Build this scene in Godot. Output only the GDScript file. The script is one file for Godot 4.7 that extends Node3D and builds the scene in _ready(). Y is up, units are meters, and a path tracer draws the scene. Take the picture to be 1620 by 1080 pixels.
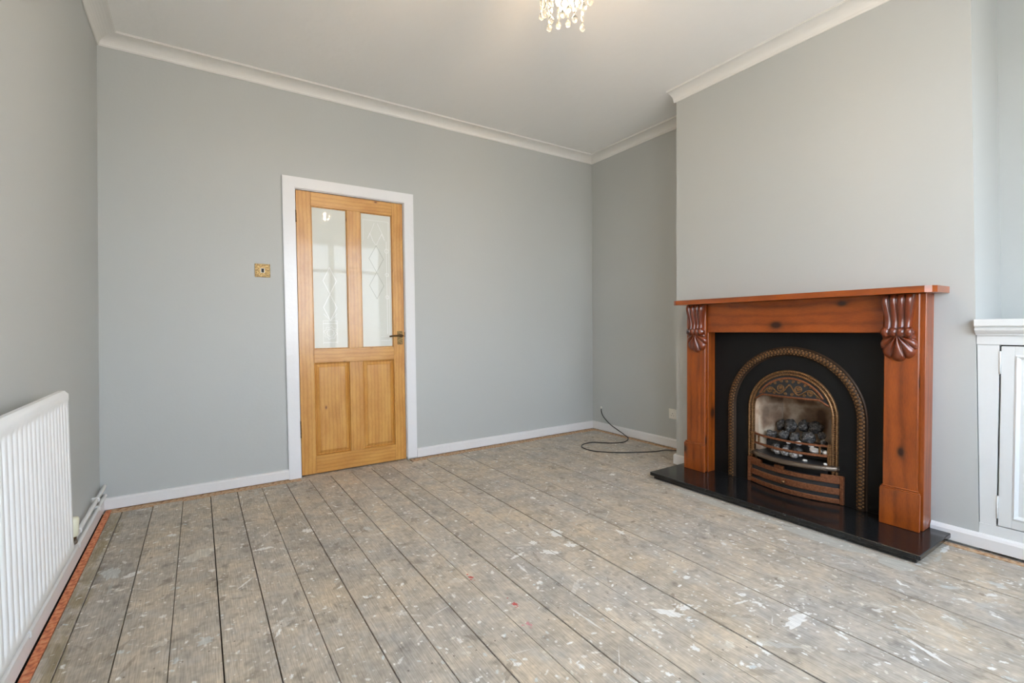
extends Node3D

# ------------------------------------------------------------------ measures
const XR := 3.75       # alcove wall
const XC := 3.365      # face of the chimney breast
const H := 2.70        # ceiling
const ZB := 1.304      # left edge of the breast
const ZF := 4.25       # window wall behind the camera
const FC := 2.12       # middle of the fireplace (z)

var rng := RandomNumberGenerator.new()
var M := {}
var taken := {}

# ------------------------------------------------------------------ mesh helpers
func S(smooth := false) -> SurfaceTool:
	var st := SurfaceTool.new()
	st.begin(Mesh.PRIMITIVE_TRIANGLES)
	st.set_smooth_group(0 if smooth else -1)
	return st

func tri(st: SurfaceTool, a: Vector3, b: Vector3, c: Vector3, n: Vector3) -> void:
	if (b - a).cross(c - a).dot(n) > 0.0:
		st.add_vertex(a); st.add_vertex(c); st.add_vertex(b)
	else:
		st.add_vertex(a); st.add_vertex(b); st.add_vertex(c)

func quad(st: SurfaceTool, a: Vector3, b: Vector3, c: Vector3, d: Vector3, n: Vector3) -> void:
	tri(st, a, b, c, n)
	tri(st, a, c, d, n)

func bx(st: SurfaceTool, lo: Vector3, hi: Vector3, ch := 0.0) -> void:
	var mid := (lo + hi) * 0.5
	var hs := (hi - lo) * 0.5
	ch = minf(ch, minf(hs.x, minf(hs.y, hs.z)) * 0.9)
	for ax in 3:
		var u := (ax + 1) % 3
		var w := (ax + 2) % 3
		for s in [-1.0, 1.0]:
			var n := Vector3.ZERO
			n[ax] = s
			var p := []
			for k in [[-1, -1], [1, -1], [1, 1], [-1, 1]]:
				var v := Vector3.ZERO
				v[ax] = s * hs[ax]
				v[u] = k[0] * (hs[u] - ch)
				v[w] = k[1] * (hs[w] - ch)
				p.append(mid + v)
			quad(st, p[0], p[1], p[2], p[3], n)
	if ch <= 0.0:
		return
	for ax in 3:
		var u := (ax + 1) % 3
		var w := (ax + 2) % 3
		for su in [-1.0, 1.0]:
			for sw in [-1.0, 1.0]:
				var n := Vector3.ZERO
				n[u] = su
				n[w] = sw
				var p := []
				for k in [[-1, 0], [1, 0], [1, 1], [-1, 1]]:
					var v := Vector3.ZERO
					v[ax] = k[0] * (hs[ax] - ch)
					v[u] = su * (hs[u] - (ch if k[1] == 1 else 0.0))
					v[w] = sw * (hs[w] - (ch if k[1] == 0 else 0.0))
					p.append(mid + v)
				quad(st, p[0], p[1], p[2], p[3], n)
	for sx in [-1.0, 1.0]:
		for sy in [-1.0, 1.0]:
			for sz in [-1.0, 1.0]:
				var c := Vector3(sx * hs.x, sy * hs.y, sz * hs.z)
				tri(st, mid + c - Vector3(0, sy * ch, sz * ch), mid + c - Vector3(sx * ch, 0, sz * ch), mid + c - Vector3(sx * ch, sy * ch, 0), Vector3(sx, sy, sz))

func prism(st: SurfaceTool, poly: Array, o: Vector3, u: Vector3, v: Vector3, w: Vector3) -> void:
	var pp := PackedVector2Array(poly)
	var idx := Geometry2D.triangulate_polygon(pp)
	for i in range(0, idx.size(), 3):
		var a := o + u * pp[idx[i]].x + v * pp[idx[i]].y
		var b := o + u * pp[idx[i + 1]].x + v * pp[idx[i + 1]].y
		var c := o + u * pp[idx[i + 2]].x + v * pp[idx[i + 2]].y
		tri(st, a, b, c, -w)
		tri(st, a + w, b + w, c + w, w)
	var sgn := -1.0 if Geometry2D.is_polygon_clockwise(pp) else 1.0
	var n := pp.size()
	for i in n:
		var p := pp[i]
		var q := pp[(i + 1) % n]
		var out2 := Vector2(q.y - p.y, p.x - q.x) * sgn
		var a := o + u * p.x + v * p.y
		var b := o + u * q.x + v * q.y
		quad(st, a, b, b + w, a + w, u * out2.x + v * out2.y)

# closed profile (side, up) swept along a path
func sweep(st: SurfaceTool, path: Array, prof: Array, up := Vector3.UP, closed := false) -> void:
	var rings := []
	var n := path.size()
	for i in n:
		var p0: Vector3 = path[maxi(i - 1, 0)] if not closed else path[(i - 1 + n) % n]
		var p1: Vector3 = path[mini(i + 1, n - 1)] if not closed else path[(i + 1) % n]
		var t := (p1 - p0).normalized()
		var side := t.cross(up).normalized()
		var uu := side.cross(t).normalized()
		var ring := []
		for q in prof:
			ring.append(path[i] + side * q.x + uu * q.y)
		rings.append(ring)
	var m := prof.size()
	for i in (n if closed else n - 1):
		var j := (i + 1) % n
		var c: Vector3 = (path[i] + path[j]) * 0.5
		for k in m:
			var l := (k + 1) % m
			var a: Vector3 = rings[i][k]
			var b: Vector3 = rings[i][l]
			var cc: Vector3 = rings[j][l]
			var d: Vector3 = rings[j][k]
			quad(st, a, b, cc, d, (a + b + cc + d) * 0.25 - c)
	if not closed:
		for e in [0, n - 1]:
			var cen: Vector3 = path[e]
			var dirv: Vector3 = (path[0] - path[1]) if e == 0 else (path[n - 1] - path[n - 2])
			for k in m:
				tri(st, cen, rings[e][k], rings[e][(k + 1) % m], dirv)

func circ(r: float, n := 10) -> Array:
	var a := []
	for i in n:
		a.append(Vector2(cos(TAU * i / n), sin(TAU * i / n)) * r)
	return a

func rect(w: float, h: float, c := 0.001) -> Array:
	var a := w * 0.5
	var b := h * 0.5
	return [Vector2(-a + c, -b), Vector2(a - c, -b), Vector2(a, -b + c), Vector2(a, b - c), Vector2(a - c, b), Vector2(-a + c, b), Vector2(-a, b - c), Vector2(-a, -b + c)]

func smooth_path(pts: Array, per := 8) -> Array:
	var out := []
	var n := pts.size()
	for i in n - 1:
		var p0: Vector3 = pts[maxi(i - 1, 0)]
		var p1: Vector3 = pts[i]
		var p2: Vector3 = pts[i + 1]
		var p3: Vector3 = pts[mini(i + 2, n - 1)]
		for k in per:
			out.append(p1.cubic_interpolate(p2, p0, p3, float(k) / per))
	out.append(pts[n - 1])
	return out

# profile of (radius, height), from the bottom up, turned about an axis
func lathe(st: SurfaceTool, prof: Array, o: Vector3, axis := Vector3.UP, n := 16) -> void:
	var e1 := axis.cross(Vector3(0.31, 0.2, 0.93)).normalized()
	var e2 := axis.cross(e1).normalized()
	for i in n:
		var d0 := e1 * cos(TAU * i / n) + e2 * sin(TAU * i / n)
		var d1 := e1 * cos(TAU * (i + 1) / n) + e2 * sin(TAU * (i + 1) / n)
		var dm := (d0 + d1).normalized()
		for k in prof.size() - 1:
			var p: Vector2 = prof[k]
			var q: Vector2 = prof[k + 1]
			var nn := dm * (q.y - p.y) + axis * (p.x - q.x)
			var a := o + axis * p.y + d0 * p.x
			var b := o + axis * p.y + d1 * p.x
			var c := o + axis * q.y + d1 * q.x
			var d := o + axis * q.y + d0 * q.x
			if p.x > 1e-6:
				tri(st, a, b, c if q.x > 1e-6 else d, nn)
			if q.x > 1e-6:
				tri(st, a, c, d, nn)

# rows of points to a skin facing n
func grid(st: SurfaceTool, rows: Array, n: Vector3) -> void:
	for i in rows.size() - 1:
		for k in rows[i].size() - 1:
			var a: Vector3 = rows[i][k]
			var b: Vector3 = rows[i][k + 1]
			var c: Vector3 = rows[i + 1][k + 1]
			var d: Vector3 = rows[i + 1][k]
			# keep one winding for the whole skin
			var s: float = (rows[0][1] - rows[0][0]).cross(rows[1][0] - rows[0][0]).dot(n)
			if s > 0.0:
				for v in [a, d, b, b, d, c]: st.add_vertex(v)
			else:
				for v in [a, b, d, b, c, d]: st.add_vertex(v)

func blob(st: SurfaceTool, r: Vector3, rough: float, seed_: int, nu := 14, nv := 9, f := 1.4) -> void:
	var no := FastNoiseLite.new()
	no.seed = seed_
	no.frequency = f
	var pts := []
	for j in nv + 1:
		var row := []
		for i in nu + 1:
			var th := PI * j / nv
			var ph := TAU * (i % nu) / nu
			var d := Vector3(sin(th) * cos(ph), cos(th), sin(th) * sin(ph))
			var k := 1.0 + rough * no.get_noise_3dv(d) * 1.6
			row.append(Vector3(d.x * r.x, d.y * r.y, d.z * r.z) * k)
		pts.append(row)
	for j in nv:
		for i in nu:
			var c: Vector3 = (pts[j][i] + pts[j + 1][i + 1]) * 0.5
			if j > 0:
				tri(st, pts[j][i], pts[j][i + 1], pts[j + 1][i + 1], c)
			if j < nv - 1:
				tri(st, pts[j][i], pts[j + 1][i + 1], pts[j + 1][i], c)

func put(called: String, st: SurfaceTool, m: Material, parent: Node = self, at := Vector3.ZERO) -> MeshInstance3D:
	st.generate_normals()
	var o := MeshInstance3D.new()
	o.mesh = st.commit()
	o.material_override = m
	o.name = numbered(called) if parent == self else called
	o.position = at
	parent.add_child(o, true)
	return o

func numbered(called: String) -> String:
	var k: int = taken.get(called, 0)
	taken[called] = k + 1
	return called if k == 0 else "%s_%03d" % [called, k]

func thing(called: String, label: String, category: String, at := Vector3.ZERO, group := "") -> Node3D:
	var o := Node3D.new()
	o.name = numbered(called)
	add_child(o)
	o.position = at
	return tag(o, label, category, group)

func tag(o: Node3D, label: String, category: String, group := "") -> Node3D:
	o.set_meta("label", label)
	o.set_meta("category", category)
	if group:
		o.set_meta("group", group)
	return o

func struct(o: Node3D) -> Node3D:
	o.set_meta("kind", "structure")
	return o

func part_group(called: String, parent: Node) -> Node3D:
	var o := Node3D.new()
	o.name = called
	parent.add_child(o, true)
	return o

# ------------------------------------------------------------------ materials
func mat(c: Color, rough := 0.6, metal := 0.0) -> StandardMaterial3D:
	var m := StandardMaterial3D.new()
	m.albedo_color = c
	m.roughness = rough
	m.metallic = metal
	m.texture_filter = BaseMaterial3D.TEXTURE_FILTER_LINEAR_WITH_MIPMAPS
	return m

func rgb(r: int, g: int, b: int) -> Color:
	return Color(r / 255.0, g / 255.0, b / 255.0)

func noise(seed_: int, freq: float, oct := 3) -> FastNoiseLite:
	var n := FastNoiseLite.new()
	n.seed = seed_
	n.frequency = freq
	n.noise_type = FastNoiseLite.TYPE_SIMPLEX_SMOOTH
	n.fractal_octaves = oct
	return n

func noise_tex(seed_: int, freq: float, cols: Array, stops: Array, size := 256, oct := 4) -> ImageTexture:
	var im := noise(seed_, freq, oct).get_seamless_image(size, size)
	im.convert(Image.FORMAT_L8)
	var src := im.get_data()
	var lut := []
	var g := Gradient.new()
	g.offsets = PackedFloat32Array(stops)
	g.colors = PackedColorArray(cols)
	for i in 256:
		lut.append(g.sample(i / 255.0))
	var out := PackedByteArray()
	out.resize(size * size * 3)
	for i in size * size:
		var c: Color = lut[src[i]]
		out[i * 3] = c.r8
		out[i * 3 + 1] = c.g8
		out[i * 3 + 2] = c.b8
	return ImageTexture.create_from_image(Image.create_from_data(size, size, false, Image.FORMAT_RGB8, out))

func triplanar(m: StandardMaterial3D, scale: Vector3, offset := Vector3.ZERO) -> StandardMaterial3D:
	m.uv1_triplanar = true
	m.uv1_world_triplanar = true
	m.uv1_scale = scale
	m.uv1_offset = offset
	return m

func bump(m: StandardMaterial3D, t: Texture2D, cm: float) -> StandardMaterial3D:
	m.heightmap_enabled = true
	m.heightmap_texture = t
	m.heightmap_scale = cm
	return m

# pine: grain runs down the picture (along v); 0.5 m across, 1 m along
func pine(seed_: int, pale: Color, dark: Color, knotc: Color, knots: Array, ring := 55.0, contrast := 1.0, warp := 0.03) -> Image:
	var w := 320
	var h := 512
	var nl := noise(seed_, 1.0, 3)
	var nf := noise(seed_ + 5, 1.0, 2)
	var buf := PackedByteArray()
	buf.resize(w * h * 3)
	for j in h:
		var y := float(j) / h
		var wrapy := minf(y, 1.0 - y) * 2.0
		for i in w:
			var x := 0.5 * i / w
			var r := x + warp * nl.get_noise_2d(x * 3.0, wrapy * 1.1)
			var kd := 0.0
			for k in knots:
				var dx: float = (x - k[0]) / k[2]
				var dy: float = (y - k[1]) / (k[2] * 1.7)
				var d2: float = dx * dx + dy * dy
				if d2 < 16.0:
					r += 0.55 * k[2] * signf(dx) * exp(-d2 * 0.45)
					kd = maxf(kd, 1.2 * exp(-d2 * 1.6) + 0.25 * exp(-d2 * 0.35))
			var s := 0.5 + 0.5 * sin(r * ring * TAU * 0.5)
			s = s * s * s
			var t := clampf(0.18 + 0.42 * s * contrast + 0.38 * nl.get_noise_2d(x * 9.0, wrapy * 1.5) + 0.16 * nf.get_noise_2d(x * 160.0, wrapy * 14.0), 0.0, 1.0)
			var c := pale.lerp(dark, t).lerp(knotc, clampf(kd, 0.0, 0.9))
			var q := (j * w + i) * 3
			buf[q] = c.r8
			buf[q + 1] = c.g8
			buf[q + 2] = c.b8
	return Image.create_from_data(w, h, false, Image.FORMAT_RGB8, buf)

func wood(tex: Texture2D, across_x: bool, offset: Vector3, rough: float, coat := 0.0) -> StandardMaterial3D:
	var m := mat(Color.WHITE, rough)
	m.albedo_texture = tex
	# tex with the grain along v: y is 1 m, the others 0.5 m; turned tex: u (x or z) is 1 m
	triplanar(m, Vector3(1, 2, 1) if across_x else Vector3(2, 1, 2), offset)
	m.uv1_triplanar_sharpness = 8.0
	if coat > 0.0:
		m.clearcoat_enabled = true
		m.clearcoat = coat
		m.clearcoat_roughness = 0.12
	return m

func turned(im: Image) -> ImageTexture:
	var c := im.duplicate()
	c.rotate_90(CLOCKWISE)
	return ImageTexture.create_from_image(c)

func splat(im: Image, x: float, y: float, rx: float, ry: float, ang: float, col: Color, ragged: float, alpha := 1.0) -> void:
	var w := im.get_width()
	var h := im.get_height()
	var rm := int(ceil(maxf(rx, ry) * (1.0 + ragged))) + 1
	var p1 := rng.randf() * TAU
	var p2 := rng.randf() * TAU
	var p3 := rng.randf() * TAU
	var ca := cos(ang)
	var sa := sin(ang)
	for j in range(int(y) - rm, int(y) + rm + 1):
		if j < 0 or j >= h:
			continue
		for i in range(int(x) - rm, int(x) + rm + 1):
			if i < 0 or i >= w:
				continue
			var dx := i + 0.5 - x
			var dy := j + 0.5 - y
			var u := (dx * ca + dy * sa) / rx
			var v := (-dx * sa + dy * ca) / ry
			var th := atan2(v, u)
			var edge := 1.0 + ragged * (0.5 * sin(2.0 * th + p1) + 0.35 * sin(5.0 * th + p2) + 0.25 * sin(9.0 * th + p3))
			var a := clampf((edge - sqrt(u * u + v * v)) * minf(rx, ry) + 0.5, 0.0, 1.0) * alpha
			if a > 0.0:
				im.set_pixel(i, j, im.get_pixel(i, j).lerp(col, a))

# ------------------------------------------------------------------ floor paint and dirt; 4 m by 4 m from (-0.1, -0.1)
const FLOOR_M := 4.0
const EDGES := [-0.004, 0.048, 0.19, 0.334, 0.475, 0.617, 0.757, 0.901, 1.045, 1.187, 1.331, 1.474, 1.617, 1.762, 1.910, 2.06, 2.209, 2.35, 2.503, 2.646, 2.80, 2.955, 3.11, 3.25, 3.39, 3.535, 3.735]

func floor_image() -> Image:
	var n := 1024
	var big := noise(11, 0.006, 4).get_image(n, n)
	var mid := noise(12, 0.022, 4).get_image(n, n)
	var fine := noise(13, 0.11, 3).get_image(n, n)
	var grain := noise(14, 0.09, 3).get_image(n, 64)
	grain.resize(n, n, Image.INTERPOLATE_CUBIC)
	var grime := noise(15, 0.035, 5).get_image(n, n)
	for g in [big, mid, fine, grain, grime]:
		g.convert(Image.FORMAT_L8)
	var b0 := big.get_data()
	var m0 := mid.get_data()
	var f0 := fine.get_data()
	var g0 := grain.get_data()
	var d0 := grime.get_data()
	var tone := PackedFloat32Array()
	var warm := PackedFloat32Array()
	tone.resize(n)
	warm.resize(n)
	for i in n:
		var x := -0.1 + FLOOR_M * i / n
		var k := 0
		while k < EDGES.size() and EDGES[k] < x:
			k += 1
		var hsh := sin(k * 12.9898) * 43758.5453
		hsh -= floor(hsh)
		tone[i] = (hsh - 0.5) * 0.09
		var h2 := sin(k * 78.233) * 12543.13
		warm[i] = (h2 - floor(h2)) - 0.5
	var base := FLOOR_BASE
	var buf := PackedByteArray()
	buf.resize(n * n * 3)
	for j in n:
		for i in n:
			var q := j * n + i
			var b := b0[q] / 255.0 - 0.5
			var m := m0[q] / 255.0 - 0.5
			var f := f0[q] / 255.0 - 0.5
			var g := g0[q] / 255.0 - 0.5
			var d := d0[q] / 255.0 - 0.5
			var v := 1.0 + tone[i] * 0.7 + 0.17 * m + 0.15 * f + 0.06 * g + 0.06 * b
			var wm := 0.9 * b + 0.55 * m + 0.30 * warm[i]
			var dirt := clampf((d - 0.20) * 3.0, 0.0, 1.0) * 0.28
			v *= 1.0 - dirt
			var wash := clampf((-d - 0.08) * 2.6, 0.0, 1.0) * 0.42
			var r := base.r * v * (1.0 + 0.045 * wm)
			var gg := base.g * v
			var bb := base.b * v * (1.0 - 0.075 * wm)
			r = lerpf(r, 0.77, wash)
			gg = lerpf(gg, 0.765, wash)
			bb = lerpf(bb, 0.745, wash)
			var o := q * 3
			buf[o] = int(clampf(r, 0.0, 1.0) * 255.0)
			buf[o + 1] = int(clampf(gg, 0.0, 1.0) * 255.0)
			buf[o + 2] = int(clampf(bb, 0.0, 1.0) * 255.0)
	var im := Image.create_from_data(n, n, false, Image.FORMAT_RGB8, buf)
	im.resize(2048, 2048, Image.INTERPOLATE_CUBIC)
	var k := 2048.0 / FLOOR_M
	var white := rgb(251, 250, 245)
	var paint := [white, rgb(232, 226, 211), rgb(218, 224, 222), rgb(205, 80, 75), rgb(222, 150, 155), rgb(202, 200, 190)]
	# cement smeared along the front of the hearth
	for a in [[2.915, 1.95, 0.042, 0.36, 0.75], [2.91, 2.48, 0.05, 0.20, 0.9], [2.90, 2.78, 0.055, 0.06, 0.95], [2.93, 2.2, 0.05, 0.65, 0.4]]:
		splat(im, (a[0] + 0.1) * k, (a[1] + 0.1) * k, a[2] * k, a[3] * k, 0.0, paint[5], 0.12, a[4])
	# yellowed dark edge where a carpet ended
	for i in 60:
		var z := rng.randf_range(0.1, 3.0)
		splat(im, (rng.randf_range(-0.005, 0.06) + 0.1) * k, (z + 0.1) * k, rng.randf_range(6, 16), rng.randf_range(20, 60), 0.0, rgb(158, 142, 108), 0.3, 0.28)
	for i in 420:
		splat(im, rng.randf_range(0, 2048), rng.randf_range(0, 2048), rng.randf_range(2, 11), rng.randf_range(4, 22), rng.randf_range(-0.9, 0.9), rgb(112, 98, 82), 0.6, rng.randf_range(0.10, 0.3))
	# broad thin smears
	for i in 220:
		splat(im, rng.randf_range(0, 2048), rng.randf_range(0, 2048), rng.randf_range(3, 12), rng.randf_range(8, 30), rng.randf_range(-1.5, 1.5), paint[rng.randi() % 3], 0.6, rng.randf_range(0.12, 0.38))
	# knots and nail heads
	for i in 70:
		splat(im, rng.randf_range(0, 2048), rng.randf_range(0, 2048), rng.randf_range(3, 7), rng.randf_range(4, 9), 0.0, rgb(96, 78, 62), 0.35, 0.32)
	for e in EDGES.size() - 1:
		for z in [0.35, 0.82, 1.29, 1.76, 2.23, 2.70]:
			for s in [0.25, 0.75]:
				splat(im, (lerpf(EDGES[e], EDGES[e + 1], s) + 0.1) * k, (z + rng.randf_range(-0.02, 0.02) + 0.1) * k, 1.3, 1.6, 0.0, rgb(70, 60, 52), 0.1, 0.55)
	# drops
	for i in 9000:
		var r := 0.8 + 2.1 * pow(rng.randf(), 2.6)
		splat(im, rng.randf_range(0, 2048), rng.randf_range(0, 2048), r, r * rng.randf_range(0.8, 2.4), rng.randf_range(0, PI), paint[0 if rng.randf() < 0.7 else 1 + rng.randi() % 2], 0.35, rng.randf_range(0.6, 1.0))
	for i in 620:
		var r := rng.randf_range(1.6, 4.2)
		splat(im, rng.randf_range(0, 2048), rng.randf_range(0, 2048), r, r * rng.randf_range(1.0, 2.6), rng.randf_range(0, PI), paint[0 if rng.randf() < 0.75 else 1 + rng.randi() % 2], 0.5, rng.randf_range(0.55, 0.95))
	for i in 240:
		splat(im, rng.randf_range(0, 2048), rng.randf_range(0, 2048), rng.randf_range(0.8, 1.5), rng.randf_range(8, 26), rng.randf_range(0, PI), paint[rng.randi() % 2], 0.4, rng.randf_range(0.35, 0.8))
	# the marks one can point to: from, to, half width, colour
	var seen := SPLATS
	for a in seen:
		var p := Vector2(a[0], a[1])
		var q := Vector2(a[2], a[3])
		var c := (p + q) * 0.5 + Vector2(0.1, 0.1)
		var l := maxf((q - p).length() * 0.5, a[4]) * k
		splat(im, c.x * k, c.y * k, l, maxf(a[4] * k, 1.5), (q - p).angle(), paint[a[5]], 0.42, 0.62 if a[5] in [1, 2] else 0.86)
		for i in 5:
			var o := Vector2(rng.randfn(0, 1), rng.randfn(0, 1)) * (l * 0.7 + 5.0)
			splat(im, c.x * k + o.x, c.y * k + o.y, rng.randf_range(0.8, 2.6), rng.randf_range(0.8, 3.6), rng.randf() * PI, paint[a[5]], 0.4, 0.8)
	return im

const FLOOR_BASE := Color(0.775, 0.73, 0.665)
const SPLATS := [[0.355,0.977,0.476,0.935,0.05,1], [0.094,0.880,0.110,1.017,0.025,2], [0.143,1.021,0.217,0.997,0.016,0], [0.285,0.646,0.315,0.623,0.019,0], [0.428,0.627,0.453,0.644,0.016,1], [0.861,0.983,0.897,0.953,0.024,0], [0.332,1.250,0.344,1.241,0.012,2], [0.546,1.392,0.595,1.338,0.005,0], [0.132,1.135,0.181,1.135,0.009,1], [0.633,1.066,0.702,1.060,0.014,0], [0.191,1.612,0.204,1.607,0.013,2], [0.346,1.766,0.358,1.740,0.006,2], [0.289,1.635,0.321,1.634,0.018,1], [0.404,1.699,0.457,1.696,0.017,2], [1.889,1.679,1.913,1.749,0.031,0], [1.739,1.714,1.753,1.756,0.016,0], [1.865,1.841,1.885,1.863,0.023,0], [1.744,1.827,1.764,1.886,0.023,0], [1.566,1.861,1.563,1.937,0.007,0], [1.573,1.811,1.644,1.788,0.009,0], [1.547,2.248,1.553,2.388,0.004,0], [1.217,2.365,1.227,2.379,0.010,0], [1.108,2.230,1.124,2.241,0.009,1], [1.085,2.358,1.098,2.357,0.006,0], [1.120,1.099,1.153,1.121,0.019,2], [1.063,0.921,1.099,0.936,0.018,2], [2.796,1.185,2.828,1.208,0.021,0], [2.175,1.860,2.171,1.911,0.012,0], [2.086,1.228,2.104,1.267,0.014,0], [2.495,1.278,2.529,1.317,0.024,1], [1.345,1.830,1.352,1.853,0.005,3], [1.391,2.092,1.393,2.113,0.007,3], [1.364,2.221,1.370,2.242,0.006,4], [1.648,2.316,1.662,2.331,0.010,0], [1.545,2.033,1.568,2.037,0.011,0], [1.784,2.423,1.852,2.493,0.018,0], [1.873,2.466,1.921,2.479,0.015,0], [1.839,2.516,1.845,2.537,0.007,0], [2.082,2.733,2.208,2.741,0.02,0], [2.193,2.740,2.227,2.745,0.007,0], [2.200,2.690,2.210,2.715,0.011,0], [2.137,2.532,2.148,2.551,0.012,0], [2.063,2.562,2.120,2.572,0.006,0], [2.130,2.584,2.145,2.618,0.007,0], [1.828,2.669,1.849,2.691,0.016,1], [1.928,2.719,1.904,2.751,0.006,0], [2.058,2.339,2.091,2.350,0.011,0], [2.375,2.556,2.386,2.576,0.014,1], [2.610,2.527,2.642,2.549,0.014,1], [1.723,2.620,1.739,2.642,0.011,0], [2.221,2.828,2.231,2.851,0.006,0], [2.012,2.817,2.033,2.845,0.014,1], [1.784,2.745,1.793,2.758,0.007,0], [1.562,2.649,1.574,2.662,0.007,0], [1.703,2.444,1.709,2.478,0.012,1], [1.695,2.485,1.705,2.524,0.005,0], [2.332,2.995,2.296,3.093,0.009,0], [2.565,2.906,2.505,2.980,0.005,1], [2.376,2.933,2.416,2.993,0.008,2], [2.824,2.934,2.876,2.992,0.011,2], [3.034,3.033,3.010,3.095,0.014,2], [2.892,3.056,2.925,3.083,0.009,0], [2.367,3.208,2.363,3.229,0.008,2], [2.314,2.573,2.330,2.606,0.008,0], [2.518,2.756,2.513,2.806,0.007,1], [2.730,2.375,2.745,2.403,0.011,0], [2.473,2.238,2.473,2.270,0.009,0], [2.724,2.241,2.728,2.271,0.011,0], [3.069,3.080,3.080,3.099,0.006,0], [3.195,2.851,3.287,2.853,0.012,0], [3.062,2.865,3.150,2.863,0.008,5]]

# etched pane: the frosted field with its lines, 0 left to 1 right, 0 top to 1 bottom
func etched(lines: Array, circles: Array, seed_: int) -> ImageTexture:
	var w := 160
	var h := 640
	var im := Image.create(w, h, false, Image.FORMAT_RGB8)
	im.fill(rgb(224, 226, 218))
	var pale := rgb(248, 249, 246)
	for e in [[0.0, 0.0, 1.0, 0.006], [0.0, 0.994, 1.0, 1.0], [0.0, 0.0, 0.025, 1.0], [0.975, 0.0, 1.0, 1.0]]:
		im.fill_rect(Rect2i(int(e[0] * w), int(e[1] * h), int((e[2] - e[0]) * w) + 1, int((e[3] - e[1]) * h) + 1), pale)
	for l in lines:
		var p := Vector2(l[0] * w, l[1] * h)
		var q := Vector2(l[2] * w, l[3] * h)
		var n := int(p.distance_to(q) * 1.5) + 1
		var t: float = l[4]
		for i in n + 1:
			var c := p.lerp(q, float(i) / n)
			for dy in range(-2, 3):
				for dx in range(-2, 3):
					var x := int(c.x) + dx
					var y := int(c.y) + dy
					if x >= 0 and y >= 0 and x < w and y < h and Vector2(x + 0.5 - c.x, y + 0.5 - c.y).length() < t:
						im.set_pixel(x, y, pale if l.size() < 6 else rgb(186, 188, 178))
	for c in circles:
		for a in 240:
			var th := TAU * a / 240.0
			var rr: float = c[2] * (1.0 + 0.12 * sin(8.0 * th))
			var x := int(c[0] * w + cos(th) * rr * w)
			var y := int(c[1] * h + sin(th) * rr * w)
			for d in [[0, 0], [1, 0], [0, 1], [1, 1]]:
				if x + d[0] < w and y + d[1] < h and x >= 0 and y >= 0:
					im.set_pixel(x + d[0], y + d[1], pale)
	return ImageTexture.create_from_image(im)

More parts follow.
